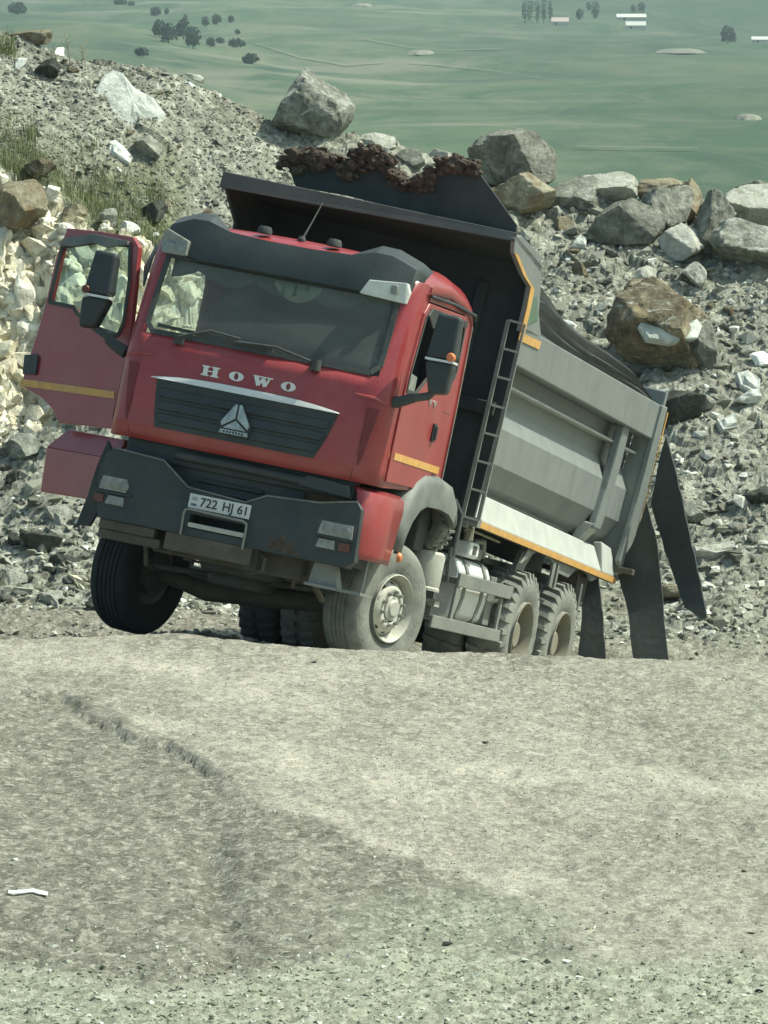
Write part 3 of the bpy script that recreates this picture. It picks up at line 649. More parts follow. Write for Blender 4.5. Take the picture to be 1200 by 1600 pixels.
# chassis
m = MB()
for sg in (-1, 1): m.box((1.15, sg*.40-.04, .85), (-6.6, sg*.40+.04, 1.15))
for x in (1.0, 0, -1.6, -3.1, -4.5, -6.4): m.box((x-.06, -.36, .88), (x+.06, .36, 1.12))
m.build('chassis_frame', 'dark_steel', T, bevel=.01)
m = MB().hexa([(-.9, -.36, .62), (.9, -.30, .55), (.9, .30, .55), (-.9, .36, .62)], [(-.9, -.4, 1.5), (1.0, -.4, 1.5), (1.0, .4, 1.5), (-.9, .4, 1.5)]).box((.2, -.25, .45), (.8, .2, .56))
m.build('engine', 'dark_steel', T, bevel=.04)
m = MB()
for sg in (-1, 1):
    for k in range(5): m.hexa([(.75-.12*k, sg*.46-.045, .60+.0*k+.025*k), (.75-.12*k, sg*.46+.045, .60+.025*k), (-.75+.12*k, sg*.46+.045, .60+.025*k), (-.75+.12*k, sg*.46-.045, .60+.025*k)],
                              [(.75-.12*k, sg*.46-.045, .62+.025*k), (.75-.12*k, sg*.46+.045, .62+.025*k), (-.75+.12*k, sg*.46+.045, .62+.025*k), (-.75+.12*k, sg*.46-.045, .62+.025*k)])
m.build('leaf_spring', 'muddy_steel', T)
m = MB().hexa([(.9, -.62, .62), (1.25, -.62, .62), (1.25, .70, .62), (.9, .70, .62)], [(.9, -.62, .86), (1.2, -.62, .86), (1.2, .70, .86), (.9, .70, .86)])
m.tube([(1.05, .75, .86), (1.0, .78, .60), (.8, .80, .5)], .03, 7).tube([(1.1, .62, .8), (1.05, .6, .55)], .02, 6).tube([(1.0, -.8, .8), (.95, -.75, .5), (.6, -.8, .48)], .025, 6)
m.build('front_suspension_bracket', 'muddy_steel', T, bevel=.02)
# engine and gearbox pan hang below, closing the view under the cab
MB().box((-1.9, -.7, .50), (-.9, .7, 1.0)).tube([(-.6, 0, .75), (-3.5, 0, .8)], .09, 8).build('gearbox', 'dark_steel', T, bevel=.05)
MB().hexa([(-.95, -1.0, 1.1), (-.7, -1.0, 1.1), (-.7, 1.05, 1.1), (-.95, 1.05, 1.1)], [(-1.2, -1.0, 1.62), (-.7, -1.0, 1.62), (-.7, 1.05, 1.62), (-1.2, 1.05, 1.62)]).build('rear_cab_frame', 'dark_steel', T, bevel=.02)
m = MB().box((-1.35, -1.1, 1.2), (-.85, .95, 2.9)).tube([(-1.0, .98, 1.7), (-1.02, 1.0, 2.7)], .05, 8)
m.build('air_intake_stack', 'bed_dark', T, bevel=.04)

# battery box / air tank behind the front wheel
bt = MB().lathe([(0, 1.135), (.13, 1.13), (.155, 1.11), (.16, 1.08), (.16, .84), (.155, .82), (.165, .81), (.165, .78), (0, .78)], 28, (-1.12, 1.06, 0), 'z').build('air_tank', 'rim_steel', T, smooth=40)
MB().box((-1.30, .85, .72), (-.94, 1.24, .785)).build('tank_bracket', 'dark_steel', bt)
MB().box((-1.25, .95, .55), (-1.0, 1.15, .69)).build('drain_valve', 'dark_steel', bt)
MB().box((-1.1, 1.15, .66), (-1.25, 1.22, .71)).build('tank_clip', 'rim_steel', bt)
# small treaded spare wheel tucked behind the fender
Ms = Matrix.Translation((-1.15, 1.0, 1.36)) @ Rz(math.radians(70))
sp = MB().lathe([(.08, .05), (.12, .10), (.19, .10), (.215, .07), (.22, 0), (.215, -.07), (.19, -.10), (.12, -.10), (.08, -.05)], 40, closed=True)
for k in range(22):
    for s in (-1, 1):
        t = 2*math.pi*(k+.5*(s > 0))/22; r0, r1 = .21, .238
        sp.hexa([(r0*math.cos(t-.06), s*.01, r0*math.sin(t-.06)), (r0*math.cos(t+.06), s*.01, r0*math.sin(t+.06)), (r0*math.cos(t+.1), s*.1, r0*math.sin(t+.1)), (r0*math.cos(t-.02), s*.1, r0*math.sin(t-.02))],
                [(r1*math.cos(t-.05), s*.01, r1*math.sin(t-.05)), (r1*math.cos(t+.05), s*.01, r1*math.sin(t+.05)), (r1*math.cos(t+.09), s*.09, r1*math.sin(t+.09)), (r1*math.cos(t-.01), s*.09, r1*math.sin(t-.01))])
sp.build('small_spare_tyre', 'dusty_rubber', T, M=Ms, smooth=35)
MB().tube([(-1.38, 1.12, 1.62), (-1.42, 1.2, 1.5), (-1.42, 1.2, 1.15), (-1.36, 1.15, .95)], .025, 8).tube([(-1.30, 1.2, 1.2), (-1.32, 1.22, .9)], .018, 6).build('air_hose', 'black_rubber', T, smooth=50)
# fuel tank with straps
ft = MB().prism([(-1.85, 1.02, .55), (-1.85, 1.14, .62), (-1.85, 1.17, .80), (-1.85, 1.17, 1.02), (-1.85, 1.12, 1.12), (-1.85, 1.0, 1.15), (-1.85, .55, 1.15), (-1.85, .55, .55)], (-1.05, 0, 0)).build('fuel_tank', 'silver_paint', T, bevel=.03)
m = MB()
for x in (-2.05, -2.65): m.prism([(x, 1.03, .54), (x, 1.15, .61), (x, 1.183, .80), (x, 1.183, 1.03), (x, 1.13, 1.135), (x, 1.0, 1.165), (x, .6, 1.165), (x, .6, .54)], (-.07, 0, 0))
m.build('tank_strap', 'grey_steel', ft)
MB().box((-1.98, 1.02, 1.155), (-2.28, 1.19, 1.30)).build('tank_filler_box', 'white_plastic', ft, bevel=.03)
MB().box((-2.05, 1.191, 1.19), (-2.17, 1.194, 1.27)).build('filler_recess', 'dark_steel', ft)
m = MB().box((-3.0, .9, .6), (-3.2, 1.15, 1.05)).tube([(-2.5, 1.05, 1.17), (-2.52, 1.06, 1.32), (-2.8, 1.06, 1.34), (-2.9, 1.05, 1.2)], .03, 8).box((-2.4, .95, 1.16), (-2.7, 1.1, 1.26))
m.build('valve_cluster', 'grey_steel', T, bevel=.01)
for sg in (1, -1):
    m = MB().box((-1.60, sg*1.23, .88), (-3.42, sg*1.26, 1.00)).box((-1.0, sg*1.23, .475), (-3.72, sg*1.26, .585)).hexa([(-1.58, sg*1.22, .58), (-1.66, sg*1.22, .58), (-1.66, sg*1.25, .58), (-1.58, sg*1.25, .58)], [(-1.60, sg*1.22, .89), (-1.70, sg*1.22, .89), (-1.70, sg*1.25, .89), (-1.60, sg*1.25, .89)])
    m.box((-3.2, sg*1.20, .58), (-3.26, sg*1.228, .88)).box((-1.8, sg*.4, .9), (-1.86, sg*1.23, .96)).box((-3.2, sg*.4, .9), (-3.26, sg*1.23, .96)).box((-1.3, sg*.4, .55), (-1.36, sg*1.23, .58)).box((-1.3, sg*.9, .55), (-1.36, sg*.95, .9))
    m.build('side_guard', 'grey_steel', T, bevel=.006)
# rear mudguards: scalloped frame over the two wheels
for sg in (1, -1):
    o = [SY(*p, 1.22) for p in ((829, 842), (880, 860), (931, 888), (930, 904), (921, 908), (917, 897), (903, 889), (895, 892), (885, 902), (862, 891), (858, 873), (849, 864), (835, 862), (824, 870), (812, 880))]
    MB().prism([(p.x, sg*1.21, p.z) for p in o], (0, sg*.03, 0)).build('rear_mudguard', 'grey_steel', T, bevel=.006)
    o = [SY(*p, 1.1) for p in ((829, 846), (832, 862), (818, 885), (807, 909), (795, 906), (806, 880), (814, 862))]
    MB().prism([(p.x, sg*1.07, p.z) for p in o], (0, sg*.05, 0)).build('guard_brace', 'grey_steel', T, bevel=.006)
    m = MB().tube([(-5.93, sg*1.22, 1.2), (-5.98, sg*1.22, .7), (-6.05, sg*1.22, .3)], .018, 6)
    m.build('mudguard_stay', 'grey_steel', T)
    for a0, a1 in ((-4.62, -4.72), (-4.8, -4.86)): MB().box((a0, sg*1.24, 1.09), (a1, sg*1.26, 1.32)).build('mudguard_bracket', 'grey_steel', T)
MB().box((-3.3, -.95, 1.16), (-6.0, .95, 1.22)).build('inner_arch', 'dark_steel', T)
MB().tube([(-1.62, 1.2, 1.40), (-1.64, 1.24, 1.40), (-1.66, 1.24, 1.30)], .045, 8).tube([(-1.75, 1.2, 1.40), (-3.0, 1.15, 1.37)], .014, 5).build('tail_rod', 'tan_rim', T)
MB().box((-6.5, -1.15, 1.0), (-6.6, 1.15, 1.14)).hexa([(-6.1, .9, 1.0), (-6.4, .9, 1.0), (-6.4, 1.15, 1.0), (-6.1, 1.15, 1.0)], [(-6.0, .9, 1.38), (-6.5, .9, 1.38), (-6.5, 1.15, 1.38), (-6.0, 1.15, 1.38)]).build('rear_cross_beam', 'muddy_steel', T, bevel=.01)

# ---- tipper bed, in its own leaning frame
XF, XR = -1.62, -7.05
bed_sec = [(1.25, 3.17), (1.25, 2.86), (1.10, 2.80), (1.12, 2.56), (1.165, 2.50), (1.15, 2.28), (1.12, 2.26), (1.07, 1.94), (.98, 1.66), (.90, 1.60)]
def bed_wall(sg, pts, th, x0, x1, name, mt, parent, sm=0):
    m = MB(); vs = []
    for x in np.linspace(x0, x1, 8):
        for y, z in pts: vs.append((x, sg*y, z))
        for y, z in pts[::-1]: vs.append((x, sg*(y-th), z))
    n = 2*len(pts)
    fs = [(r*n+i, r*n+(i+1) % n, (r+1)*n+(i+1) % n, (r+1)*n+i) for r in range(7) for i in range(n)]
    fs += [tuple(range(n)), tuple(range(7*n, 8*n))[::-1]]
    return m.add(vs, fs).build(name, mt, parent, M=MBED, smooth=sm)
bed = MB().box((XF, -.95, 1.52), (XR, .95, 1.60)).box((XF, -.5, 1.30), (XR, -.40, 1.52)).box((XF, .40, 1.30), (XR, .5, 1.52)).build('tipper_bed', 'bed_dark', T, M=MBED)
for sg in (1, -1):
    sd = bed_wall(sg, [(1.05, 2.84), (1.04, 2.50), (1.16, 2.29), (1.165, 1.97), (1.07, 1.78), (.98, 1.72), (.96, 1.60)], .03, XF-.02, XR+.02, 'bed_side', 'bed_steel', bed)
    MB().box((XF, sg*1.00, 2.84), (XR, sg*1.27, 3.19)).build('top_rail', 'bed_steel', bed, M=MBED, bevel=.012)
    MB().box((XF-.06, sg*1.03, 2.655), (-6.15, sg*1.16, 2.68)).box((-6.25, sg*1.03, 2.655), (XR+.1, sg*1.16, 2.68)).build('side_moulding', 'bed_steel_lit', bed, M=MBED, bevel=.01)
    # rear corner post
    MB().prism([(XR+.10, sg*1.24, 3.19), (XR-.12, sg*1.24, 3.20), (XR-.17, sg*1.24, 2.3), (XR-.20, sg*1.24, 1.70), (XR-.02, sg*1.24, 1.46), (XR+.10, sg*1.24, 1.50), (XR+.20, sg*1.24, 1.60), (XR+.12, sg*1.24, 2.2)], (0, sg*.055, 0)).build('rear_post', 'bed_steel', bed, M=MBED, bevel=.012)
    MB().hexa([(XR+.1, sg*1.0, 1.5), (XR-.12, sg*1.0, 1.5), (XR-.12, sg*1.24, 1.5), (XR+.1, sg*1.24, 1.5)], [(XR+.1, sg*1.1, 3.1), (XR-.1, sg*1.1, 3.1), (XR-.1, sg*1.24, 3.1), (XR+.1, sg*1.24, 3.1)]).build('post_backing', 'bed_steel', bed, M=MBED)
    # upright rib with a flared foot
    MB().prism([(-5.98, sg*1.14, 2.86), (-6.20, sg*1.14, 2.86), (-6.22, sg*1.14, 2.45), (-6.16, sg*1.14, 2.0), (-6.08, sg*1.14, 1.80), (-5.86, sg*1.14, 1.80), (-5.93, sg*1.14, 2.2)], (0, sg*.09, 0)).build('side_rib', 'bed_steel', bed, M=MBED, bevel=.02)
    MB().hexa([(-5.88, sg*1.0, 1.62), (-6.1, sg*1.0, 1.62), (-6.1, sg*1.10, 1.66), (-5.88, sg*1.10, 1.66)], [(-5.86, sg*1.06, 1.85), (-6.1, sg*1.06, 1.85), (-6.1, sg*1.22, 1.85), (-5.86, sg*1.22, 1.85)]).build('rib_foot', 'bed_steel_lit', bed, M=MBED, bevel=.015)
    # skirt
    m = MB().hexa([(XF-.0, sg*1.26, 1.43), (-6.42, sg*1.26, 1.43), (-6.42, sg*1.20, 1.41), (XF-.0, sg*1.20, 1.41)], [(XF-.0, sg*1.15, 1.68), (-6.30, sg*1.15, 1.66), (-6.30, sg*1.08, 1.64), (XF-.0, sg*1.08, 1.66)])
    m.hexa([(-6.43, sg*1.265, 1.43), (-7.0, sg*1.265, 1.43), (-7.0, sg*1.18, 1.41), (-6.43, sg*1.18, 1.41)], [(-6.40, sg*1.19, 1.72), (-6.80, sg*1.19, 1.70), (-6.80, sg*1.10, 1.68), (-6.40, sg*1.10, 1.70)])
    m.build('skirt_panel', 'bed_steel_lit', bed, M=MBED, bevel=.015)
    MB().box((XF+.02, sg*1.262, 1.43), (XR+.05, sg*1.272, 1.375)).build('reflective_strip', 'yellow_tape', bed, M=MBED)
    MB().box((XF+.02, sg*1.20, 1.372), (XR+.05, sg*1.26, 1.428)).build('skirt_rail', 'dark_steel', bed, M=MBED)
    MB().prism([(XR-.125, sg*1.297, 3.15), (XR-.16, sg*1.297, 3.15), (XR-.205, sg*1.297, 2.3), (XR-.225, sg*1.297, 1.72), (XR-.20, sg*1.297, 1.72), (XR-.178, sg*1.297, 2.3)], (0, sg*.006, 0)).build('reflective_strip', 'yellow_tape', bed, M=MBED)
    MB().box((XR-.1, sg*1.0, 3.19), (XR-.02, sg*1.27, 3.34)).tube([(XR-.06, sg*1.15, 3.3), (XR-.14, sg*1.25, 3.36)], .035, 8).build('gate_hinge', 'bed_steel', bed, M=MBED, bevel=.01)
    m = MB(); P = [(XR-.22, 1.95), (XR-.26, 1.86), (XR-.25, 1.70), (XR-.19, 1.60)]
    m.tube([(x, sg*1.28, z) for x, z in P], .022, 7).tube([(XR-.22, sg*1.28, 1.90), (XR-.29, sg*1.30, 1.89)], .014, 6).build('gate_latch', 'grey_steel', bed, M=MBED)
# front wall, canopy and cheeks
MB().box((XF+.02, -1.33, 1.45), (XF-.04, 1.25, 3.72)).build('front_wall', 'bed_dark', bed, M=MBED)
m = MB()
for y in (-.8, -.3, .3, .8): m.box((XF+.02, y-.05, 1.5), (XF+.07, y+.05, 3.5))
m.box((XF+.02, -1.2, 2.35), (XF+.09, 1.2, 2.47)); m.build('front_wall_rib', 'bed_dark', bed, M=MBED, bevel=.01)
lipL, lipR = BY(347, 280, -1.33), BX(803, 372, -.62)
lipL.y = -1.33; lipR.y = 1.27
def lip(t): return lipL.lerp(lipR, t)
up = Vector((0, 0, 1))
MB().hexa([lipL-up*.02, lipR-up*.02, Vector((XF, 1.27, 3.70)), Vector((XF, -1.33, 3.70))], [lipL+up*.02, lipR+up*.02, Vector((XF, 1.27, 3.75)), Vector((XF, -1.33, 3.75))]).build('canopy', 'bed_dark', bed, M=MBED)
fw = Vector((.03, 0, 0))
MB().hexa([lipL-up*.075+fw, lipR-up*.03+fw, lipR-up*.03, lipL-up*.075], [lipL+up*.07+fw*.6, lipR+up*.05+fw*.6, lipR+up*.05, lipL+up*.07]).build('canopy_lip', 'hood_dark', bed, M=MBED, bevel=.006)
a_ = BY(365, 348, -1.33)
MB().prism([(lipL.x, -1.33, lipL.z), (a_.x, -1.33, a_.z), (a_.x-.1, -1.33, 2.5), (XF, -1.33, 2.4), (XF, -1.33, 3.73)], (0, .03, 0)).build('canopy_cheek', 'bed_dark', bed, M=MBED)
ck = [BY(805, 372, 1.27), BY(803, 395, 1.27), BY(817, 430, 1.27), BY(828, 448, 1.27), BY(822, 480, 1.27), BY(813, 518, 1.27), BY(846, 528, 1.27), BY(842, 490, 1.27), BY(845, 452, 1.27), BY(847, 402, 1.27), BY(815, 368, 1.27)]
MB().prism([(p.x, 1.27, p.z) for p in ck], (0, -.04, 0)).build('canopy_cheek', 'bed_steel', bed, M=MBED, bevel=.005)
tp = ck[1:6]; m = MB()
for a, b_ in zip(tp[:-1], tp[1:]):
    sx = Vector((-.09, 0, 0)); m.hexa([a, a+sx*1.4, b_+sx*1.4, b_], [a+Vector((0, .008, 0)), a+sx*1.4+Vector((0, .008, 0)), b_+sx*1.4+Vector((0, .008, 0)), b_+Vector((0, .008, 0))])
m.v = [(x, y+.002, z) for x, y, z in m.v]
m.build('reflective_strip', 'yellow_tape', bed, M=MBED)
q = [BY(812, 519, 1.272), BY(845, 534, 1.272), BY(841, 546, 1.272), BY(809, 531, 1.272)]
MB().prism([(p.x, 1.274, p.z) for p in q], (0, .006, 0)).build('reflective_strip', 'yellow_tape', bed, M=MBED)
q = [BY(826, 470, 1.272), BY(838, 462, 1.272), BY(840, 500, 1.272), BY(822, 508, 1.272)]
MB().prism([(p.x, 1.273, p.z) for p in q], (0, .004, 0)).build('paint_patch', 'green_paint', bed, M=MBED)
# torn upright plate above the canopy with a rust-eaten top edge
XP = -.66
tpx = [(462, 291), (452, 262), (458, 250), (492, 246), (530, 262), (546, 276), (556, 262), (562, 240), (598, 238), (610, 262), (624, 296), (668, 298), (684, 270), (700, 252), (738, 254), (770, 298), (808, 352), (806, 374), (640, 330), (540, 305)]
q = [BX(x, y, XP) for x, y in tpx]
tb = MB().prism([(XP+.10*(p.z-3.75), p.y, p.z) for p in q], (-.045, 0, 0)).build('torn_plate', 'bed_dark', bed, M=MBED)
m = MB(); rr = random.Random(3)
bmt = bmesh.new(); bmesh.ops.create_icosphere(bmt, subdivisions=2, radius=1); IV = [v.co.copy() for v in bmt.verts]; IF = [tuple(v.index for v in f.verts) for f in bmt.faces]; bmt.free()
cl = [(447, 254, 10), (458, 246, 12), (470, 252, 15), (484, 246, 16), (498, 246, 14), (512, 252, 14), (526, 256, 12), (538, 266, 13), (548, 268, 13), (545, 256, 10), (560, 246, 13), (574, 240, 15), (588, 242, 15), (600, 246, 12), (576, 256, 10), (626, 286, 8), (638, 288, 12), (652, 288, 12), (664, 286, 10), (682, 272, 11), (690, 260, 12), (704, 258, 13), (720, 262, 13), (734, 262, 11), (744, 268, 9), (610, 262, 12), (618, 276, 11), (608, 256, 11), (614, 270, 11), (620, 280, 10), (552, 276, 9), (566, 258, 12), (592, 256, 12), (672, 280, 11), (676, 290, 9), (716, 256, 11), (740, 260, 10), (466, 262, 11), (490, 258, 11)]
for px, py, r in cl:
    if (px, py) == (10000, 286): m.build('rusty_edge', 'rust', bed, M=MBED); m = MB()
    for k in range(18):
        c = BX(px+rr.uniform(-10, 10), py+rr.uniform(-9, 11), XP); s = r*rr.uniform(.16, .6)/181
        c.x = XP+.03+rr.uniform(-.08, .03)+.10*(c.z-3.75)
        e_ = (rr.uniform(.7, 1.3), rr.uniform(.8, 1.7), rr.uniform(.6, 1.2)); m.add([c+Vector((v.x*s*e_[0], v.y*s*e_[1], v.z*s*e_[2]))*rr.uniform(.72, 1.2) if 0 else c+Vector((v.x*s*e_[0], v.y*s*e_[1], v.z*s*e_[2])) + Vector((rr.uniform(-.3, .3)*s, rr.uniform(-.3, .3)*s, rr.uniform(-.3, .3)*s)) for v in IV], IF)
m.build('rusty_edge', 'rust', bed, M=MBED)
# ladder on the front left corner of the bed
m = MB(); A0, A1 = Vector((-1.44, 1.15, 3.20)), Vector((-1.44, 1.20, 1.42)); B0, B1 = A0+Vector((-.06, .13, 0)), A1+Vector((-.06, .13, 0))
for p, q_ in ((A0, A1), (B0, B1)): m.bar(p, q_, .034, .03, up=(1, 0, 0))
for k in range(8): t = k/7; m.bar(A0.lerp(A1, t), B0.lerp(B1, t), .035, .02, up=(0, 0, 1))
ldr = m.build('ladder', 'grey_steel', bed, M=MBED)
MB().box((-1.50, 1.10, 1.36), (-1.62, 1.33, 1.44)).lathe([(0, .03), (.05, .03), (.05, -.03), (0, -.03)], 12, (-1.50, 1.22, 1.38), 'y').build('ladder_foot', 'grey_steel', bed, M=MBED)
MB().box((XF-.01, 1.10, 1.42), (XF+.04, 1.26, 3.2)).build('front_corner_post', 'bed_dark', bed, M=MBED)
# rolled tarpaulin along the top of the side, pleats running lengthways
m = MB(); N, K = 40, 64; vs = []; rt = random.Random(8); ph = [rt.uniform(0, 6) for _ in range(8)]
for i in range(N+1):
    t = i/N; x = -1.98-5.15*t; h = np.interp(t, [0, .04, .12, .25, .4, .6, .8, .93, 1], [.42, .46, .40, .30, .26, .25, .22, .10, .03])
    for k in range(K+1):
        a = math.pi*k/K
        pl_ = 1+.10*math.sin(k*1.45+ph[0]+.8*math.sin(t*5+ph[1]))+.03*math.sin(k*2.9+t*3)
        y = 1.04+.19*math.cos(a)*pl_; z = 3.16+h*(math.sin(a)**.8)*pl_
        vs.append((x+.01*math.sin(k*.9), y, z))
n = K+1; fs = [(r*n+i, r*n+i+1, (r+1)*n+i+1, (r+1)*n+i) for r in range(N) for i in range(K)]
fs += [tuple(range(n)), tuple(range(N*n, (N+1)*n))[::-1]]
m.add(vs, fs).build('tarpaulin', 'tarp_black', bed, M=MBED, smooth=50)
MB().box((XF, .9, 3.19), (-7.0, 1.0, 3.21)).build('tarpaulin_rail', 'bed_dark', bed, M=MBED)
# rear gate, hanging open in two heavy plates, and the rubber flaps
def plate(pxs, x, th, name, mt, label=None):
    P_ = []; rr_ = random.Random(len(pxs))
    for i_, (a_, b_) in enumerate(pxs):
        c_, d_ = pxs[(i_+1) % len(pxs)]; n_ = max(1, int(math.hypot(c_-a_, d_-b_)/14))
        for k_ in range(n_): P_.append((a_+(c_-a_)*k_/n_+rr_.uniform(-.9, .9), b_+(d_-b_)*k_/n_+rr_.uniform(-.9, .9)))
    q = [FX(px, py, x) for px, py in P_]
    o = MB().prism([(x-.09*math.sin((p.z-.8)*2.6)-.10*(p.y-1.3)**2, p.y, p.z) for p in q], (-th, 0, 0)).build(name, mt, T)
    if label: o['label'] = label
    return o
plate([(1043, 682), (1060, 745), (1078, 850), (1099, 962), (1092, 967), (1066, 948), (1058, 930), (1036, 860), (1018, 788), (1030, 735)], -7.35, .05, 'tailgate_plate', 'bed_dark')
plate([(1012, 785), (1024, 850), (1034, 960), (1046, 1050), (994, 1050), (978, 950), (960, 890), (985, 850)], -6.95, .03, 'mud_flap', 'tarp_black')
plate([(915, 880), (930, 890), (940, 960), (950, 1050), (905, 1050), (908, 950)], -6.35, .03, 'mud_flap', 'tarp_black')

MB().box((-6.90, .75, 1.40), (-7.02, 1.45, 1.46)).box((-6.93, 1.15, 1.3), (-6.99, 1.2, 1.44)).build('flap_bracket', 'muddy_steel', T, bevel=.006)
MB().box((-6.30, .70, 1.28), (-6.40, 1.2, 1.33)).build('flap_bracket', 'muddy_steel', T, bevel=.006)
# ------------------------------------------------------------------ noise for the ground
def _h(ix, iy, s):
    n = (ix.astype(np.int64)*374761393+iy.astype(np.int64)*668265263+s*1442695041) & 0xffffffff
    n = ((n ^ (n >> 13))*1274126177) & 0xffffffff
    return ((n ^ (n >> 16)) & 0xffff)/65535.0
def vnoise(x, y, s=0):
    ix, iy = np.floor(x), np.floor(y); fx, fy = x-ix, y-iy
    ux, uy = fx*fx*(3-2*fx), fy*fy*(3-2*fy)
    a, b, c, d = _h(ix, iy, s), _h(ix+1, iy, s), _h(ix, iy+1, s), _h(ix+1, iy+1, s)
    return (a*(1-ux)+b*ux)*(1-uy)+(c*(1-ux)+d*ux)*uy-.5
def fbm(x, y, o=4, s=0):
    r = 0; a = 1
    for k in range(o): r = r+a*vnoise(x, y, s+k*17); x, y, a = x*2.03+3.1, y*2.03+1.7, a*.5
    return r
def blocks(x, y, cell, s):
    """heights of tumbled blocks: each cell is a tilted facet"""
    gx, gy = x/cell, y/cell; ix, iy = np.floor(gx), np.floor(gy)
    best = np.full(np.shape(x), 9.); out = np.zeros(np.shape(x))
    for dx in (-1, 0, 1):
        for dy in (-1, 0, 1):
            cx, cy = ix+dx, iy+dy
            px, py = cx+_h(cx, cy, s), cy+_h(cx, cy, s+1); ddx, ddy = gx-px, gy-py
            d = ddx*ddx+ddy*ddy
            v = _h(cx, cy, s+2)-.5+(_h(cx, cy, s+3)-.5)*1.6*ddx+(_h(cx, cy, s+4)-.5)*1.6*ddy-.5*d
            m_ = d < best; best = np.where(m_, d, best); out = np.where(m_, v, out)
    return out*cell
def sstep(a, b, t): t = np.clip((t-a)/(b-a), 0, 1); return t*t*(3-2*t)

# ------------------------------------------------------------------ heights: yard, pit floor, spoil slope, bank
def zray(y, py): return CZ-y*np.tan(PITCH+np.arctan((np.asarray(py, float)-800)/F))
PROF = {                                                   # profile of the slope: (distance, how high it stands in view)
    -400: [(51.5, 985), (53, 930), (54.5, 800), (56, 640), (56.6, 480), (57.3, 300), (57.7, 220), (58.6, 190), (60.5, 90), (61.3, 30)],
    0: [(51.5, 985), (53, 930), (54.5, 800), (56, 640), (56.6, 500), (57.3, 330), (57.7, 255), (58.6, 225), (60.5, 115), (61.3, 52)],
    70: [(51.5, 985), (53, 930), (54.5, 800), (56, 640), (56.6, 500), (57.3, 350), (57.7, 288), (58.6, 255), (60.5, 130), (61.3, 80)],
    150: [(51.5, 985), (53, 930), (54.5, 800), (56, 640), (56.6, 520), (57.3, 400), (57.7, 345), (58.6, 300), (60.5, 150), (61.3, 104)],
    250: [(51.5, 985), (53, 930), (54.5, 800), (56, 650), (56.6, 540), (57.3, 450), (57.7, 400), (58.6, 345), (60.5, 175), (61.3, 116)],
    330: [(51.5, 990), (53, 940), (54.5, 810), (56, 680), (56.6, 600), (57.3, 520), (57.7, 470), (58.6, 390), (60.5, 210), (61.3, 148)],
    440: [(51.5, 995), (53, 950), (54.5, 830), (56, 700), (56.6, 645), (57.3, 580), (57.7, 540), (58.6, 450), (60.5, 265), (61.3, 200)],
    600: [(51.5, 1000), (53, 965), (54.5, 850), (56, 720), (56.6, 668), (57.3, 605), (57.7, 568), (58.6, 480), (60.5, 300), (61.3, 228)],
    720: [(51.5, 1005), (53, 975), (54.5, 870), (56, 740), (56.6, 690), (57.3, 628), (57.7, 592), (58.6, 510), (60.5, 335), (61.3, 262)],
    850: [(51.5, 1010), (53, 985), (54.5, 895), (56, 765), (56.6, 715), (57.3, 650), (57.7, 612), (58.6, 530), (60.5, 370), (61.3, 310)],
    1000: [(51.5, 1012), (53, 988), (54.5, 900), (56, 775), (56.6, 720), (57.3, 655), (57.7, 618), (58.6, 540), (60.5, 385), (61.3, 322)],
    1200: [(51.5, 1012), (53, 985), (54.5, 895), (56, 770), (56.6, 715), (57.3, 650), (57.7, 612), (58.6, 530), (60.5, 385), (61.3, 322)],
    1700: [(51.5, 1012), (53, 985), (54.5, 880), (56, 740), (56.6, 690), (57.3, 620), (57.7, 580), (58.6, 500), (60.5, 370), (61.3, 300)],
}
PK = sorted(PROF); PD = np.array([d for d, _ in PROF[0]]); PP = np.array([[p for _, p in PROF[k]] for k in PK])
def H0(x, y):
    x, y = np.broadcast_arrays(np.asarray(x, float), np.asarray(y, float))
    px = 600+F*x/np.maximum(y, 30)
    # foreground yard
    zf = .0-.017*x+np.clip(30-y, 0, 40)*.004*np.sin(y*.2)*0
    # pit floor under the truck (a tilted plane that flattens out to the sides)
    xc = np.clip(x, -1.25, 2.0)
    zp = -.52-.2113*(xc+.07)-.111*(y-44)-.07*np.clip(-1.25-x, 0, 3)
    zp = zp+.11*sstep(-1.2, -1.7, x)*(1-sstep(47.0, 49.5, y))
    zcr = sstep(40.7, 43.1, y)
    z = zf*(1-zcr)+zp*zcr
    # slope behind
    k = np.clip(px, PK[0], PK[-1]); i = np.clip(np.searchsorted(PK, k)-1, 0, len(PK)-2); pk = np.array(PK, float)
    t = (k-pk[i])/(pk[i+1]-pk[i])
    yy = np.clip(y, PD[0], PD[-1]); j = np.clip(np.searchsorted(PD, yy)-1, 0, len(PD)-2); u = (yy-PD[j])/(PD[j+1]-PD[j])
    pv = (PP[i, j]*(1-u)+PP[i, j+1]*u)*(1-t)+(PP[i+1, j]*(1-u)+PP[i+1, j+1]*u)*t
    zs = zray(yy, pv)
    zs = zs-np.clip(y-61.3, 0, 40)*.62*sstep(61.0, 62.5, y)
    zs = np.maximum(zs, -14-.0*y)
    b = sstep(50.3, 51.8, y)
    return z*(1-b)+zs*b
def masks(x, y):
    """cream: the pale rock bank, slope: how far up the loose slope we are"""
    px = 600+F*x/np.maximum(y, 30)
    wob = 14*fbm(x*1.7, y*1.7, 3, 90)
    cream = sstep(55.3, 56.0, y+.5*fbm(x, y, 3, 91))*(1-sstep(57.65, 57.85, y+.1*fbm(x*3, y*3, 2, 92)))*(1-sstep(300, 345, px+wob))
    slope = sstep(51.9, 53.2, y+.5*fbm(x*1.3, y*1.3, 2, 93))
    return cream, slope
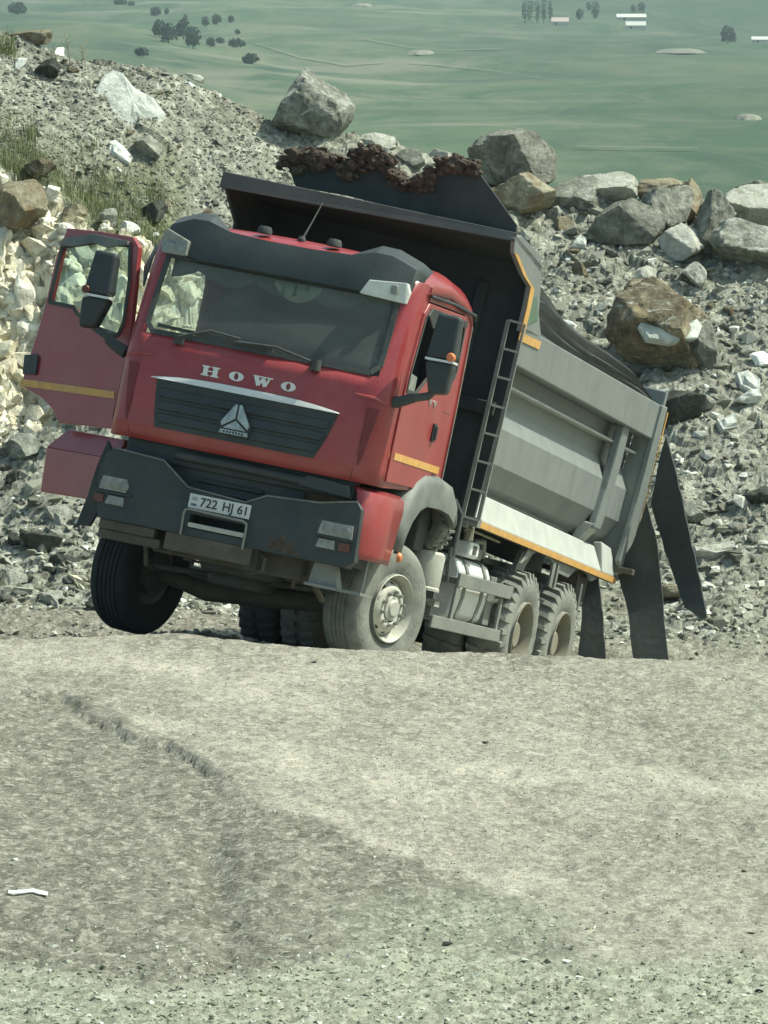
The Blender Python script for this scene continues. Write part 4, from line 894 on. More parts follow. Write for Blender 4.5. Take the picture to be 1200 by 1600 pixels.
def H(x, y):
    z = H0(x, y); cream, slope = masks(x, y)
    rough = slope*(.30*blocks(x, y, .42, 1)+.5*blocks(x, y, .17, 5)+.55*blocks(x, y, .075, 9))*.52*(1-.35*((y > 58.8) & (x < -1)))
    rough = rough+slope*.16*fbm(x*.9, y*.9, 3, 40)
    rc = cream*(1.0*blocks(x, y*.8, .55, 21)+1.1*blocks(x, y*.8, .26, 25)+.9*blocks(x, y, .11, 29))
    yard = (1-slope)*(.030*fbm(x*.8, y*.35, 4, 50)+.16*blocks(x, y, .10, 60)*(.25+.75*sstep(.0, .35, fbm(x*.5, y*.25, 3, 55)+.1)+.6*sstep(27.6, 26.2, y))+.024*fbm(x*6, y*4, 3, 52))
    # a shallow rut that breaks the surface on the left
    rx = x-(-3.05+.24*(37.3-y)); rut = -.055*np.exp(-((rx+.10*fbm(x*3, y*2, 2, 96))/.13)**2)*np.clip(.4+1.6*fbm(x*4, y*1.5, 3, 97)+.4, 0, 1.3)*sstep(32.0, 34, y)*(1-sstep(37.6, 38.2, y))
    fl = np.clip(1-cream, 0, 1)
    pxx = 600+F*x/np.maximum(y, 5); pyy = 800+F*np.tan(np.arctan(CZ/np.maximum(y, 5))-PITCH)+14*fbm(x*3, y*1.2, 3, 60)+6*fbm(x*12, y*4, 2, 61)
    edge = np.interp(pxx, [-400, 0, 90, 200, 300, 400, 520, 620], [1066, 1084, 1096, 1146, 1184, 1262, 1290, 1330])
    rut = rut*.3-.062*sstep(-3, 5, pyy-edge)*(1-sstep(60, 330, pyy-edge))*(1-sstep(290, 420, pxx))*sstep(-60, 90, pxx)
    rut = rut-.045*np.exp(-((pxx+26*fbm(x*2, y*1.2, 3, 62)-332-(pyy-1300)*.14)/30)**2)*sstep(1250, 1330, pyy)*(1-sstep(1480, 1540, pyy))
    return z+rough*fl+rc+yard+rut*(y < 41)

def grid_obj(name, xs, ys, hf, matname, mask=None, kind='structure'):
    X, Y = np.meshgrid(xs, ys); Z = hf(X, Y); nx, ny = len(xs), len(ys)
    co = np.stack([X, Y, Z], -1).reshape(-1, 3)
    i = (np.arange(ny-1)[:, None]*nx+np.arange(nx-1)[None, :]).reshape(-1)
    q = np.stack([i, i+1, i+nx+1, i+nx], 1)
    if mask is not None:
        keep = mask(X, Y).reshape(-1)[i]; q = q[keep]
        used = np.unique(q); remap = np.zeros(len(co), int); remap[used] = np.arange(len(used)); co = co[used]; q = remap[q]
    me = bpy.data.meshes.new(name); me.vertices.add(len(co)); me.vertices.foreach_set('co', co.ravel().astype(np.float32))
    me.loops.add(q.size); me.loops.foreach_set('vertex_index', q.ravel().astype(np.int32))
    me.polygons.add(len(q)); me.polygons.foreach_set('loop_start', (np.arange(len(q))*4).astype(np.int32))
    me.polygons.foreach_set('loop_total', np.full(len(q), 4, np.int32))
    me.update(calc_edges=True); me.validate()
    if name in ('spoil_slope', 'rock_bank'): me.shade_flat()
    me.materials.append(MATS[matname]); o = bpy.data.objects.new(name, me); COL.objects.link(o)
    if kind: o['kind'] = kind
    return o
def set_attr(o, name, vals):
    a = o.data.attributes.new(name, 'FLOAT', 'POINT'); a.data.foreach_set('value', np.asarray(vals, np.float32))
def verts(o):
    a = np.empty(len(o.data.vertices)*3, np.float32); o.data.vertices.foreach_get('co', a); return a.reshape(-1, 3)

# ------------------------------------------------------------------ ground materials
class NT:
    def __init__(s, name):
        s.m = bpy.data.materials.new(name); s.m.use_nodes = True; s.t = s.m.node_tree; s.b = s.t.nodes['Principled BSDF']
        s.tc = s.t.nodes.new('ShaderNodeTexCoord'); MATS[name] = s.m
        s.b.inputs['Roughness'].default_value = .95; s.b.inputs['Specular IOR Level'].default_value = .15
    def mp(s, sc, rot=(0, 0, 0)):
        n = s.t.nodes.new('ShaderNodeMapping'); n.inputs['Scale'].default_value = sc; n.inputs['Rotation'].default_value = rot
        s.t.links.new(s.tc.outputs['Object'], n.inputs[0]); return n.outputs[0]
    def noise(s, scale, detail=6, rough=.6, vec=None, dist=0):
        n = s.t.nodes.new('ShaderNodeTexNoise'); n.inputs['Scale'].default_value = scale; n.inputs['Detail'].default_value = detail
        n.inputs['Roughness'].default_value = rough; n.inputs['Distortion'].default_value = dist
        s.t.links.new(vec or s.tc.outputs['Object'], n.inputs['Vector']); return n.outputs['Fac']
    def voro(s, scale, out='Color', vec=None, feat='F1', rnd=1.0):
        n = s.t.nodes.new('ShaderNodeTexVoronoi'); n.inputs['Scale'].default_value = scale; n.feature = feat
        n.inputs['Randomness'].default_value = rnd
        s.t.links.new(vec or s.tc.outputs['Object'], n.inputs['Vector'])
        if out == 'Color':
            sp_ = s.t.nodes.new('ShaderNodeSeparateColor'); s.t.links.new(n.outputs['Color'], sp_.inputs[0]); return sp_.outputs[0]
        return n.outputs['Distance']
    def rng(s, v, a, b, c=0, d=1):
        n = s.t.nodes.new('ShaderNodeMapRange'); n.inputs[1].default_value = a; n.inputs[2].default_value = b
        n.inputs[3].default_value = c; n.inputs[4].default_value = d; s.t.links.new(v, n.inputs[0]); return n.outputs[0]
    def ramp(s, v, stops):
        n = s.t.nodes.new('ShaderNodeValToRGB'); e = n.color_ramp.elements
        e[0].position, e[0].color = stops[0][0], (*stops[0][1], 1); e[1].position, e[1].color = stops[-1][0], (*stops[-1][1], 1)
        for p, c in stops[1:-1]: k = e.new(p); k.color = (*c, 1)
        s.t.links.new(v, n.inputs[0]); return n.outputs[0]
    def mix(s, f, a, b):
        n = s.t.nodes.new('ShaderNodeMix'); n.data_type = 'RGBA'
        for k, v in ((6, a), (7, b)):
            if isinstance(v, tuple): n.inputs[k].default_value = (*v, 1)
            else: s.t.links.new(v, n.inputs[k])
        if isinstance(f, float): n.inputs[0].default_value = f
        else: s.t.links.new(f, n.inputs[0])
        return n.outputs[2]
    def math(s, op, a, b=None):
        n = s.t.nodes.new('ShaderNodeMath'); n.operation = op; n.use_clamp = False
        for k, v in ((0, a), (1, b)):
            if v is None: continue
            if isinstance(v, (int, float)): n.inputs[k].default_value = v
            else: s.t.links.new(v, n.inputs[k])
        return n.outputs[0]
    def attr(s, name):
        n = s.t.nodes.new('ShaderNodeAttribute'); n.attribute_name = name; return n.outputs['Fac']
    def done(s, col, hgt=None, strength=.6, dist=.02):
        s.t.links.new(col, s.b.inputs['Base Color'])
        if hgt is not None:
            n = s.t.nodes.new('ShaderNodeBump'); n.inputs['Strength'].default_value = strength; n.inputs['Distance'].default_value = dist
            s.t.links.new(hgt, n.inputs['Height']); s.t.links.new(n.outputs[0], s.b.inputs['Normal'])
        return s.m
# yard and pit floor: compacted limestone grit, dusty tracks, darker loose gravel
g = NT('yard_grit')
fine = g.voro(42); st_ = g.mp((1, .32, 1)); mid = g.voro(15, vec=st_)
n9 = g.noise(13, 10, .88, st_); n22 = g.noise(24, 8, .8, g.mp((1, .45, 1)))
mx_ = g.math('ADD', g.math('MULTIPLY', n22, .6), g.math('ADD', g.math('MULTIPLY', fine, .22), g.math('MULTIPLY', mid, .20)))
dark = g.ramp(mx_, [(.30, (.11, .105, .082)), (.48, (.205, .198, .158)), (.62, (.295, .285, .23)), (.80, (.45, .44, .36))])
pale = g.ramp(g.math('ADD', g.math('MULTIPLY', g.math('SUBTRACT', fine, .5), .22), n9), [(.34, (.27, .255, .205)), (.50, (.41, .39, .318)), (.66, (.53, .507, .42)), (.8, (.62, .60, .50))])
f1 = g.math('ADD', g.attr('dusty'), g.math('ADD', g.rng(mid, 0, 1, -.16, .16), g.rng(n9, .3, .7, -.28, .28)))
f1 = g.rng(f1, .05, 1.0)
c = g.mix(f1, dark, pale)
c = g.mix(g.math('MULTIPLY', g.attr('track'), g.rng(n9, .42, .60, 0, .75)), c, (.66, .62, .50))
gc = g.ramp(g.math('ADD', g.math('MULTIPLY', g.voro(30, vec=g.mp((1, .5, 1))), .5), g.math('MULTIPLY', n22, .6)), [(.25, (.19, .205, .15)), (.55, (.36, .385, .28)), (.85, (.56, .59, .47))])
c = g.mix(g.math('MULTIPLY', g.attr('green'), .8), c, gc)
c = g.mix(g.math('MULTIPLY', g.attr('scar'), .6), c, (.10, .095, .07))
sp1 = g.voro(26, vec=g.mp((1, .55, 1))); sp2 = g.noise(38, 6, .8, g.mp((1, .5, 1)))
c = g.mix(g.rng(g.math('ADD', g.math('MULTIPLY', sp1, .45), sp2), .40, .62, .42, 0), c, (.13, .13, .10))
c = g.mix(g.rng(g.math('ADD', g.math('MULTIPLY', sp1, .45), sp2), .84, .98, 0, .55), c, (.62, .61, .52))
hh = g.math('ADD', g.math('MULTIPLY', fine, .5), g.math('ADD', g.math('MULTIPLY', n22, 1.2), g.math('MULTIPLY', g.noise(11, 8, .75), 1.2)))
g.done(c, hh, .8, .03)
# loose slope
g = NT('spoil_rubble')
v1, v2, v3 = g.voro(5), g.voro(13), g.voro(34)
s_ = g.math('ADD', g.math('ADD', g.math('MULTIPLY', v1, .30), g.math('MULTIPLY', v2, .45)), g.math('MULTIPLY', v3, .35))
c = g.ramp(s_, [(.12, (.12, .124, .10)), (.5, (.235, .24, .195)), (.8, (.34, .345, .285)), (.95, (.48, .49, .41))])
br = g.rng(g.noise(.9, 5, .6), .52, .70)
c = g.mix(g.math('MULTIPLY', br, .22), c, (.24, .205, .14))
gr_ = g.math('MULTIPLY', g.attr('grassy'), .75)
c = g.mix(gr_, c, (.105, .125, .05))
g.done(c, g.math('ADD', v3, g.noise(50, 6, .7)), .6, .025)
g = NT('cream_rock')
v1, v2 = g.voro(3.5), g.voro(11)
s_ = g.math('ADD', g.math('MULTIPLY', v1, .35), g.math('ADD', g.math('MULTIPLY', v2, .30), g.math('MULTIPLY', g.noise(4, 8, .7), .45)))
c = g.ramp(s_, [(.22, (.34, .29, .19)), (.38, (.60, .56, .41)), (.58, (.76, .73, .58)), (.85, (.84, .83, .71))])
g.done(c, g.noise(25, 8, .7), .8, .04)
def rock_mat(name, lo, mid_, hi, accent=None, vein=None, bs=1.0):
    g = NT(name); oi = g.t.nodes.new('ShaderNodeObjectInfo')
    n = g.noise(4.5, 12, .78, dist=.4)
    st = [(.36, lo), (.49, mid_), (.60, hi)]
    c = g.ramp(n, st)
    c = g.mix(g.rng(g.noise(11, 9, .8, dist=.8), .50, .60, 0, .55 if bs == 1 else .2), c, lo)
    if accent: c = g.mix(g.rng(g.noise(1.7, 5, .6, dist=1.0), .50, .62), c, accent)
    if vein: c = g.mix(g.rng(g.noise(2.4, 8, .75, g.mp((1, 1, 2.2)), dist=1.5), .55, .62), c, vein)
    v = g.rng(oi.outputs['Random'], 0, 1, .8, 1.2)
    hs = g.t.nodes.new('ShaderNodeHueSaturation'); g.t.links.new(v, hs.inputs['Value']); g.t.links.new(c, hs.inputs['Color'])
    g.done(hs.outputs[0], g.math('ADD', g.noise(9, 10, .8), g.math('MULTIPLY', g.voro(8), .5)), bs, .09*bs)
rock_mat('rock_grey', (.17, .18, .15), (.33, .34, .285), (.54, .55, .47))
rock_mat('rock_white', (.52, .55, .49), (.70, .73, .67), (.82, .84, .78), accent=(.60, .63, .56), bs=.45)
rock_mat('rock_tan', (.22, .19, .12), (.40, .36, .25), (.55, .52, .39), accent=(.30, .22, .13))
rock_mat('rock_veined', (.15, .16, .135), (.32, .335, .28), (.56, .58, .50), vein=(.62, .65, .58))
rock_mat('rock_brown', (.10, .085, .06), (.20, .17, .115), (.34, .31, .22), accent=(.40, .33, .20), vein=(.62, .66, .58))
rock_mat('rock_mineral', (.42, .46, .40), (.70, .74, .67), (.84, .87, .80), accent=(.52, .56, .50), bs=.9)
rock_mat('cream_slab', (.42, .38, .26), (.58, .54, .40), (.70, .67, .52), bs=.5)
rock_mat('rock_dark', (.055, .062, .052), (.10, .11, .092), (.18, .19, .16))
rock_mat('rock_pale', (.40, .41, .34), (.62, .63, .54), (.78, .79, .70))
g = NT('rubble_stone')                                     # loose stones: each keeps its own tone
tn = g.attr('tone')
c = g.ramp(tn, [(0, (.12, .124, .10)), (.4, (.245, .25, .205)), (.74, (.38, .39, .325)), (.88, (.58, .59, .51)), (1, (.84, .85, .78))])
c = g.mix(g.rng(g.noise(9, 6, .7), .4, .7, 0, .35), c, (.16, .14, .10))
g.done(c, g.noise(40, 6, .7), .6, .02)
g = NT('pale_chip'); tn = g.attr('tone')
c = g.ramp(tn, [(0, (.10, .11, .08)), (.4, (.25, .275, .20)), (.85, (.42, .45, .35)), (1, (.74, .76, .68))])
g.done(c, g.noise(60, 6, .7), .5, .01)
g = NT('cream_stone'); tn = g.attr('tone')
c = g.ramp(tn, [(0, (.36, .30, .19)), (.25, (.62, .58, .43)), (.7, (.78, .75, .60)), (1, (.85, .84, .72))])
c = g.mix(g.rng(g.noise(6, 9, .8, dist=.8), .47, .60, 0, .75), c, (.30, .24, .14))
c = g.mix(g.rng(g.noise(17, 9, .8), .54, .64, 0, .6), c, (.16, .14, .09))
g.done(c, g.noise(9, 8, .75), .6, .03)

# ------------------------------------------------------------------ ground, slope and bank
def spread(a, b, inner0, inner1, step, outer=14):
    lo = inner0-np.geomspace(step*2, inner0-a+step, outer)[::-1]; hi = inner1+np.geomspace(step*2, b-inner1+step, outer)
    return np.concatenate([lo, np.arange(inner0, inner1, step), hi])
xs = np.concatenate([spread(-70, 70, -6.6, 6.6, .07)[:15], np.arange(-6.5, -4.6, .06), np.arange(-4.6, 4.6, .028), np.arange(4.6, 6.5, .06), spread(-70, 70, -6.6, 6.6, .07)[-15:]])
xs = np.unique(np.round(xs, 4))
ys = np.concatenate([np.linspace(-25, 21, 20), np.arange(22, 43, .055), np.arange(43, 51.5, .05), np.arange(51.5, 52.6, .03)])
ground = grid_obj('ground', xs, ys, H, 'yard_grit')
V = verts(ground); x, y = V[:, 0], V[:, 1]
px_ = 600+F*x/np.maximum(y, 5)
py_ = 800+F*np.tan(np.arctan((CZ-np.clip(V[:, 2], -.3, .3))/np.maximum(y, 5))-PITCH)       # how the yard was measured off the photo
cx_ = [-400, 0, 90, 200, 300, 400, 520, 620, 760, 860, 960, 1300]; cy_ = [1060, 1080, 1092, 1150, 1190, 1262, 1280, 1325, 1385, 1450, 1500, 1700]
lx_ = [-400, 0, 300, 400, 550, 700, 900, 1300]; ly_ = [1490, 1500, 1535, 1520, 1480, 1470, 1490, 1500]
wb = 22*fbm(x*2.2, y*.8, 3, 72)
dk = sstep(-14, 22, py_+wb-np.interp(px_, cx_, cy_))*(1-sstep(-10, 16, py_+wb-np.interp(px_, lx_, ly_)))
def streak(pts, wd):
    X_, Y_ = [p[0] for p in pts], [p[1] for p in pts]
    e = np.exp(-((py_+1.0*wb+10*fbm(x*6, y*2.2, 3, 79)-np.interp(px_, X_, Y_))/wd)**2)*sstep(X_[0]-60, X_[0]+40, px_)*(1-sstep(X_[-1]-60, X_[-1]+60, px_)); return e*np.clip(.35+1.7*fbm(x*3.2, y*.9, 3, 73)+.3, 0, 1.2)
lt = streak([(120, 1096), (260, 1150), (430, 1180), (560, 1215), (760, 1248)], 17)+streak([(560, 1188), (760, 1212), (1000, 1208), (1100, 1240), (1300, 1215)], 15)+streak([(480, 1262), (640, 1335), (760, 1372), (920, 1402)], 13)+.8*streak([(250, 1040), (500, 1052), (700, 1075)], 14)+.7*streak([(-100, 1020), (200, 1035), (520, 1110)], 16)
sc = (.3+1.6*np.clip(fbm(x*5, y*1.5, 3, 78)+.3, 0, 1))*np.exp(-((py_+9*fbm(x*4, y*1.5, 3, 77)-np.interp(px_, [90, 130, 180, 240, 300], [1098, 1102, 1122, 1150, 1180]))/6.5)**2)*sstep(85, 110, px_)*(1-sstep(280, 305, px_))
sc = sc+.7*np.exp(-((px_-330)/26)**2-((py_-1415)/45)**2)
d0 = .60+.60*fbm(x*.9, y*.26, 4, 70)+.25*fbm(x*4, y*1.2, 3, 74)-.95*dk*(.75+.7*np.clip(fbm(x*1.6, y*.6, 3, 76)+.35, 0, 1))+.95*lt-1.0*sc-.45*np.exp(-((px_-330-(py_-1300)*.12)/38)**2)*sstep(1260, 1320, py_)*(1-sstep(1480, 1530, py_))
d0 = np.where(y > 42.6, .05+.5*fbm(x*1.5, y, 3, 82), d0)  # pit floor: duller grit, its colour darkened partly for shade behind the crest
gr2 = sstep(-12, 30, py_+wb-np.interp(px_, lx_, ly_))*.9+.8*np.exp(-((px_-720)/170)**2-((py_-1440)/45)**2)*(1-.0*y)
set_attr(ground, 'dusty', d0-.25*gr2); set_attr(ground, 'green', np.clip(gr2+.25*sstep(.5, 3, x), 0, 1)); set_attr(ground, 'track', np.clip(lt*.9, 0, 1)); set_attr(ground, 'scar', np.clip(sc, 0, 1))

ys2 = np.concatenate([[52.55], np.arange(52.6, 61.9, .030), 61.9+np.geomspace(.05, 22, 26)])
iscream = lambda X, Y: masks(X, Y)[0] > .5
slope_o = grid_obj('spoil_slope', xs, ys2, H, 'spoil_rubble', mask=lambda X, Y: ~iscream(X, Y))
V = verts(slope_o); x, y = V[:, 0], V[:, 1]; px_ = 600+F*x/y
gm = sstep(57.6, 57.9, y)*(1-sstep(58.9, 59.9, y+.9*fbm(x*1.2, y, 3, 80)))*(1-sstep(265, 330, px_))
set_attr(slope_o, 'grassy', np.clip(gm*(.75+.7*fbm(x*2, y*2, 3, 81)), 0, 1))
bank = grid_obj('rock_bank', xs, ys2, H, 'cream_rock', mask=iscream)

# ------------------------------------------------------------------ the valley and hillside far behind
def pylev(d): return np.interp(np.log(d), np.log([70, 300, 520, 900, 1700, 3000, 4600, 7000, 12000]), [700, 430, 310, 215, 105, 10, -70, -130, -160])
def HF(x, y):
    z = zray(y, pylev(y)); px = 600+F*x/y
    hl = sstep(760, 0, px)*sstep(900, 1700, y)*(1-sstep(2600, 5200, y))
    z = z+hl*11*(1+.6*fbm(x/160, y/420, 3, 200))
    z = z+sstep(900, 1500, y)*5.5*fbm(x/75+y/500, y/900, 4, 205)
    z = z+np.clip(y/2000, 0, 3)*7*fbm(x/210, y/600, 4, 201)*sstep(600, 1300, y)
    return np.where(y < 300, np.minimum(z, -15+0*y), z)
g = NT('far_fields')
vs_ = g.mp((1/60., 1/520., 0)); vb = g.mp((1/190., 1/1500., 0)); vl = g.mp((1/900., 1/70., 0), (0, 0, .012))
n1 = g.noise(1, 6, .6, vs_, .8); n2 = g.noise(1, 5, .6, vb, .6); n3 = g.noise(1, 5, .6, vl, .2)
c = g.ramp(n2, [(.34, (.026, .056, .038)), (.5, (.050, .094, .052)), (.64, (.100, .136, .078))])
c = g.mix(g.rng(n1, .48, .70, 0, .8), c, (.15, .165, .10))
c = g.mix(g.rng(g.noise(1, 7, .78, g.mp((1/30., 1/150., 0), (0, 0, .1)), 1.2), .45, .62, 0, .6), c, (.14, .155, .105))
c = g.mix(g.rng(n3, .50, .62, 0, .35), c, (.040, .066, .050))
c = g.mix(g.rng(g.noise(1, 5, .6, g.mp((1/500., 1/28., 0), (0, 0, -.02)), .1), .52, .62, 0, .18), c, (.10, .13, .07))
c = g.mix(g.rng(g.noise(1, 6, .7, g.mp((1/25., 1/260., 0)), .8), .56, .70, 0, .45), c, (.034, .056, .042))
c = g.mix(g.rng(g.noise(1, 7, .6, g.mp((1/260., 1/420., 0), (0, 0, .2)), 1.8), .56, .64, 0, .65), c, (.20, .20, .15))
c = g.mix(g.rng(g.noise(1, 7, .7, g.mp((1/110., 1/170., 0), (0, 0, -.15)), 2.0), .58, .66, 0, .35), c, (.20, .195, .15))
hill_shade = g.rng(g.noise(1, 4, .5, g.mp((1/420., 1/2600., 0), (0, 0, .3)), .5), .42, .60); c = g.mix(g.math('MULTIPLY', hill_shade, .55), c, (.026, .052, .036))  # hillside shading painted in as darker green patches
g.done(c)
fx = np.concatenate([np.linspace(-6000, -260, 24), np.linspace(-250, 250, 160), np.linspace(260, 6000, 24)])
fy = np.concatenate([np.linspace(62, 300, 12), np.geomspace(310, 14000, 190)])
far = grid_obj('far_hillside', fx, fy, HF, 'far_fields')
for p in far.data.polygons: p.use_smooth = True
_fd = np.geomspace(330, 9000, 2500)
def farpt(px, py):
    X = (px-600)/F*_fd; h = HF(X, _fd); k = int(np.argmax(h >= zray(_fd, py)))
    return Vector((X[k], _fd[k], float(h[k])))
def ribbon(name, pts, wd, mt):
    P = []
    for i, (a, b_) in enumerate(zip(pts[:-1], pts[1:])):
        for k in range(8): P.append((a[0]+(b_[0]-a[0])*k/8, a[1]+(b_[1]-a[1])*k/8))
    P.append(pts[-1]); m = MB(); vs = []
    for px, py in P:
        c_ = farpt(px, py); w_ = wd*c_.y/F
        vs += [c_+Vector((0, -w_*10, .5)), c_+Vector((0, w_*10, .5))]
        for q_ in (-1, -2): vs[q_].z = float(HF(np.array([vs[q_].x]), np.array([vs[q_].y]))[0])+.6
    m.add(vs, [(2*i, 2*i+2, 2*i+3, 2*i+1) for i in range(len(P)-1)])
    o = m.build(name, mt); o['kind'] = 'structure'; return o
ribbon('dirt_track', [(900, 234), (1000, 236), (1090, 237)], 1.3, 'track_dust')
ribbon('dirt_track', [(560, 62), (640, 76), (700, 81), (790, 78)], 1.0, 'track_dust')
ribbon('dirt_track', [(400, 70), (470, 92), (540, 104), (600, 100)], .9, 'track_dust')
ribbon('dirt_track', [(640, 100), (760, 112), (900, 133), (1010, 158)], .8, 'track_dust')

def leaf_ball(m, c, rx, ry, rz, n, s, r):
    for _ in range(n):
        while True:
            v = Vector((r.uniform(-1, 1), r.uniform(-1, 1), r.uniform(-.6, 1)))
            if .25 < v.length < 1: break
        p = c+Vector((v.x*rx, v.y*ry, v.z*rz)); a = Vector((r.gauss(0, 1), r.gauss(0, 1), r.gauss(0, 1))).normalized(); b_ = a.orthogonal().normalized()*s*r.uniform(.6, 1.4); a = a.cross(b_).normalized()*s*r.uniform(.6, 1.4)
        m.add([p-a-b_*.5, p+a-b_*.6, p+b_, p-a+b_*.4], [(0, 1, 2, 3)])
rb = random.Random(21)
bushes = [(250, 45, 22, 26), (265, 52, 26, 30), (288, 46, 24, 30), (303, 60, 26, 34), (322, 34, 12, 16), (340, 30, 16, 16), (362, 30, 10, 12), (330, 66, 14, 14), (345, 64, 14, 10), (370, 68, 26, 14), (392, 92, 26, 16), (224, 82, 22, 14),
          (245, 18, 18, 14), (262, 18, 8, 10), (191, 3, 22, 10), (207, 6, 10, 8), (30, 14, 30, 18), (372, 50, 9, 8), (291, 30, 8, 16)]
desc = ['cluster on the left hillside, westmost crown', 'broad crown second in the left cluster', 'tall crown in the middle of the left cluster', 'largest crown at the right end of the left cluster', 'small round bush above the left cluster', 'dark bush pair above the left cluster, bigger one', 'tiny bush right of the dark pair', 'small bush just right of the left cluster', 'flat small bush below the dark pair', 'long low bush right of the left cluster', 'wide dark bush alone below the cluster, farthest right', 'low bush nearest the left ridge top', 'dark round bush high on the left hillside', 'tiny bush beside the high round bush', 'wide bush at the top edge of the hillside', 'little bush at the top edge beside the wide one', 'large hazy bush at the far left corner', 'speck of a bush right of the cluster', 'thin upright bush behind the cluster']
def bush(px, py, w_, h_, label, name='distant_bush', cat='bush', group='bushes on the far hillside', tall=False):
    b0 = farpt(px, py+h_/2); k = b0.y/F; W_, H_ = w_*k/2, h_*k
    root = empty(name, b0); tag(root, label, cat, group)
    m = MB(); leaf_ball(m, Vector((0, 0, H_*.5)), W_, W_, H_*.55, 260, W_*.16, rb)
    for _ in range(3): leaf_ball(m, Vector((rb.uniform(-.7, .7)*W_, 0, H_*rb.uniform(.2, .6))), W_*.5, W_*.5, H_*.35, 90, W_*.14, rb)
    m.build('crown', 'leaf_dark', root)
    MB().tube([(0, 0, -H_*.2), (W_*.03, 0, H_*.3), (0, 0, H_*.7)], [W_*.10, W_*.07, W_*.03], 6).build('trunk', 'bark', root)
for (px, py, w_, h_), ds in zip(bushes, desc): bush(px, py, w_, h_, ds+(' bush' if 'bush' not in ds else ''))
trees = [(819, 16, 9, 40), (828, 14, 10, 44), (838, 18, 9, 38), (848, 16, 10, 42), (858, 18, 9, 36), (929, 16, 14, 26), (905, 22, 12, 18), (918, 10, 9, 14), (1000, 12, 12, 16), (988, 14, 8, 12), (1135, 55, 24, 26)]
td = ['leftmost slim tree of the dark row at the valley top', 'second slim tree from the left in the dark row', 'middle tree of the slim dark row', 'fourth tree from the left in the slim row', 'last tree at the right end of the slim row', 'single darker tree right of the row', 'low round tree between the row and the darker tree', 'small tree behind the darker tree', 'small tree beside the long white roof', 'tiny tree just left of the white roof tree', 'round dark tree near the white shed on the right']
for (px, py, w_, h_), ds in zip(trees, td): bush(px, py, w_, h_, ds, 'distant_tree', 'tree', 'trees at the top of the valley')
def house(px, py, w_, h_, roof, label):
    b0 = farpt(px, py+h_/2); k = b0.y/F; W_, H_ = w_*k, h_*k
    root = empty('farm_building', b0); tag(root, label, 'building', 'buildings in the far valley')
    MB().box((-W_/2, 0, -3), (W_/2, W_*.4, H_*.55)).build('wall', 'house_wall', root)
    MB().prism([(-W_*.53, -W_*.04, H_*.5), (-W_*.53, W_*.2, H_*1.05), (-W_*.53, W_*.44, H_*.5)], (W_*1.06, 0, 0)).build('roof', roof, root)
    m = MB().box((-W_*.3, -.12, 0), (-W_*.2, -.05, H_*.35)); m.build('door', 'dash_grey', root)
house(985, 27, 44, 10, 'white_roof', 'long white roofed shed at the top of the valley')
house(992, 40, 30, 12, 'white_roof', 'pale shed just below the long white one')
house(874, 34, 26, 12, 'pink_roof', 'pinkish roofed house right of the tree row')
house(1190, 62, 34, 9, 'white_roof', 'bright white shed at the right edge of the valley')
for k, (px, py, w_, h_, lb) in enumerate([(657, 76, 48, 12, 'pale heap of earth lying in the middle of the green valley'), (566, 4, 34, 9, 'small pale heap at the top edge of the valley'), (1166, 175, 46, 20, 'pinkish earth mound in the right of the valley'), (1060, 74, 80, 12, 'long reddish bare bank in the upper right valley')]):
    b0 = farpt(px, py+h_/2); kk = b0.y/F; m = MB(); n = 24; vs = [(0, 0, h_*kk*.35)]
    for rg, hz in ((.35, .33), (.7, .2), (1, -.3)):
        for a in range(n): t = 2*math.pi*a/n; w1 = 1+.15*math.sin(a*2.3+k); vs.append((math.cos(t)*w_*kk/2*rg*w1, math.sin(t)*w_*kk*3*rg*w1, h_*kk*hz))
    fs = [(0, 1+a, 1+(a+1) % n) for a in range(n)]+[(1+r*n+a, 1+(r+1)*n+a, 1+(r+1)*n+(a+1) % n, 1+r*n+(a+1) % n) for r in range(2) for a in range(n)]
    o = m.add(vs, fs).build('earth_mound', 'track_dust', smooth=180); o.location = b0; tag(o, lb, 'mound')

# ------------------------------------------------------------------ rocks
def ico(sub):
    b_ = bmesh.new(); bmesh.ops.create_icosphere(b_, subdivisions=sub, radius=1)
    v = np.array([tuple(q_.co) for q_ in b_.verts]); f = np.array([[q_.index for q_ in p.verts] for p in b_.faces]); b_.free(); return v, f
ICO = {k: ico(k) for k in (1, 2, 3, 4, 5)}
def n3(p, s):                                              # cheap 3D noise from three planes
    return (fbm(p[:, 0]+s, p[:, 1]*1.1-s, 3, 300)+fbm(p[:, 1]-s, p[:, 2]*1.1+s, 3, 301)+fbm(p[:, 2]+2*s, p[:, 0]-s, 3, 302))/2
def rock_shape(sub, r, planes=13, noise=.10, cut=(.45, .95)):
    v, f = ICO[sub]; planes += 5; P = r.normal(size=(planes, 3)); P /= np.linalg.norm(P, axis=1)[:, None]; h = r.uniform(*cut, planes)
    d = v @ P.T; rad = np.where(d > .05, h/np.maximum(d, .05), 9).min(1); rad = np.minimum(rad, 1.15)
    q = v*rad[:, None]
    if noise: s = r.uniform(0, 50); q = q*(1+noise*n3(q*1.7, s)+noise*.5*n3(q*5, s+9))[:, None]
    if noise and sub >= 5: q = q*(1-.05*np.abs(n3(q*3.5, s+20))+.035*n3(q*11, s+30)+.02*n3(q*24, s+40))[:, None]
    return q, f
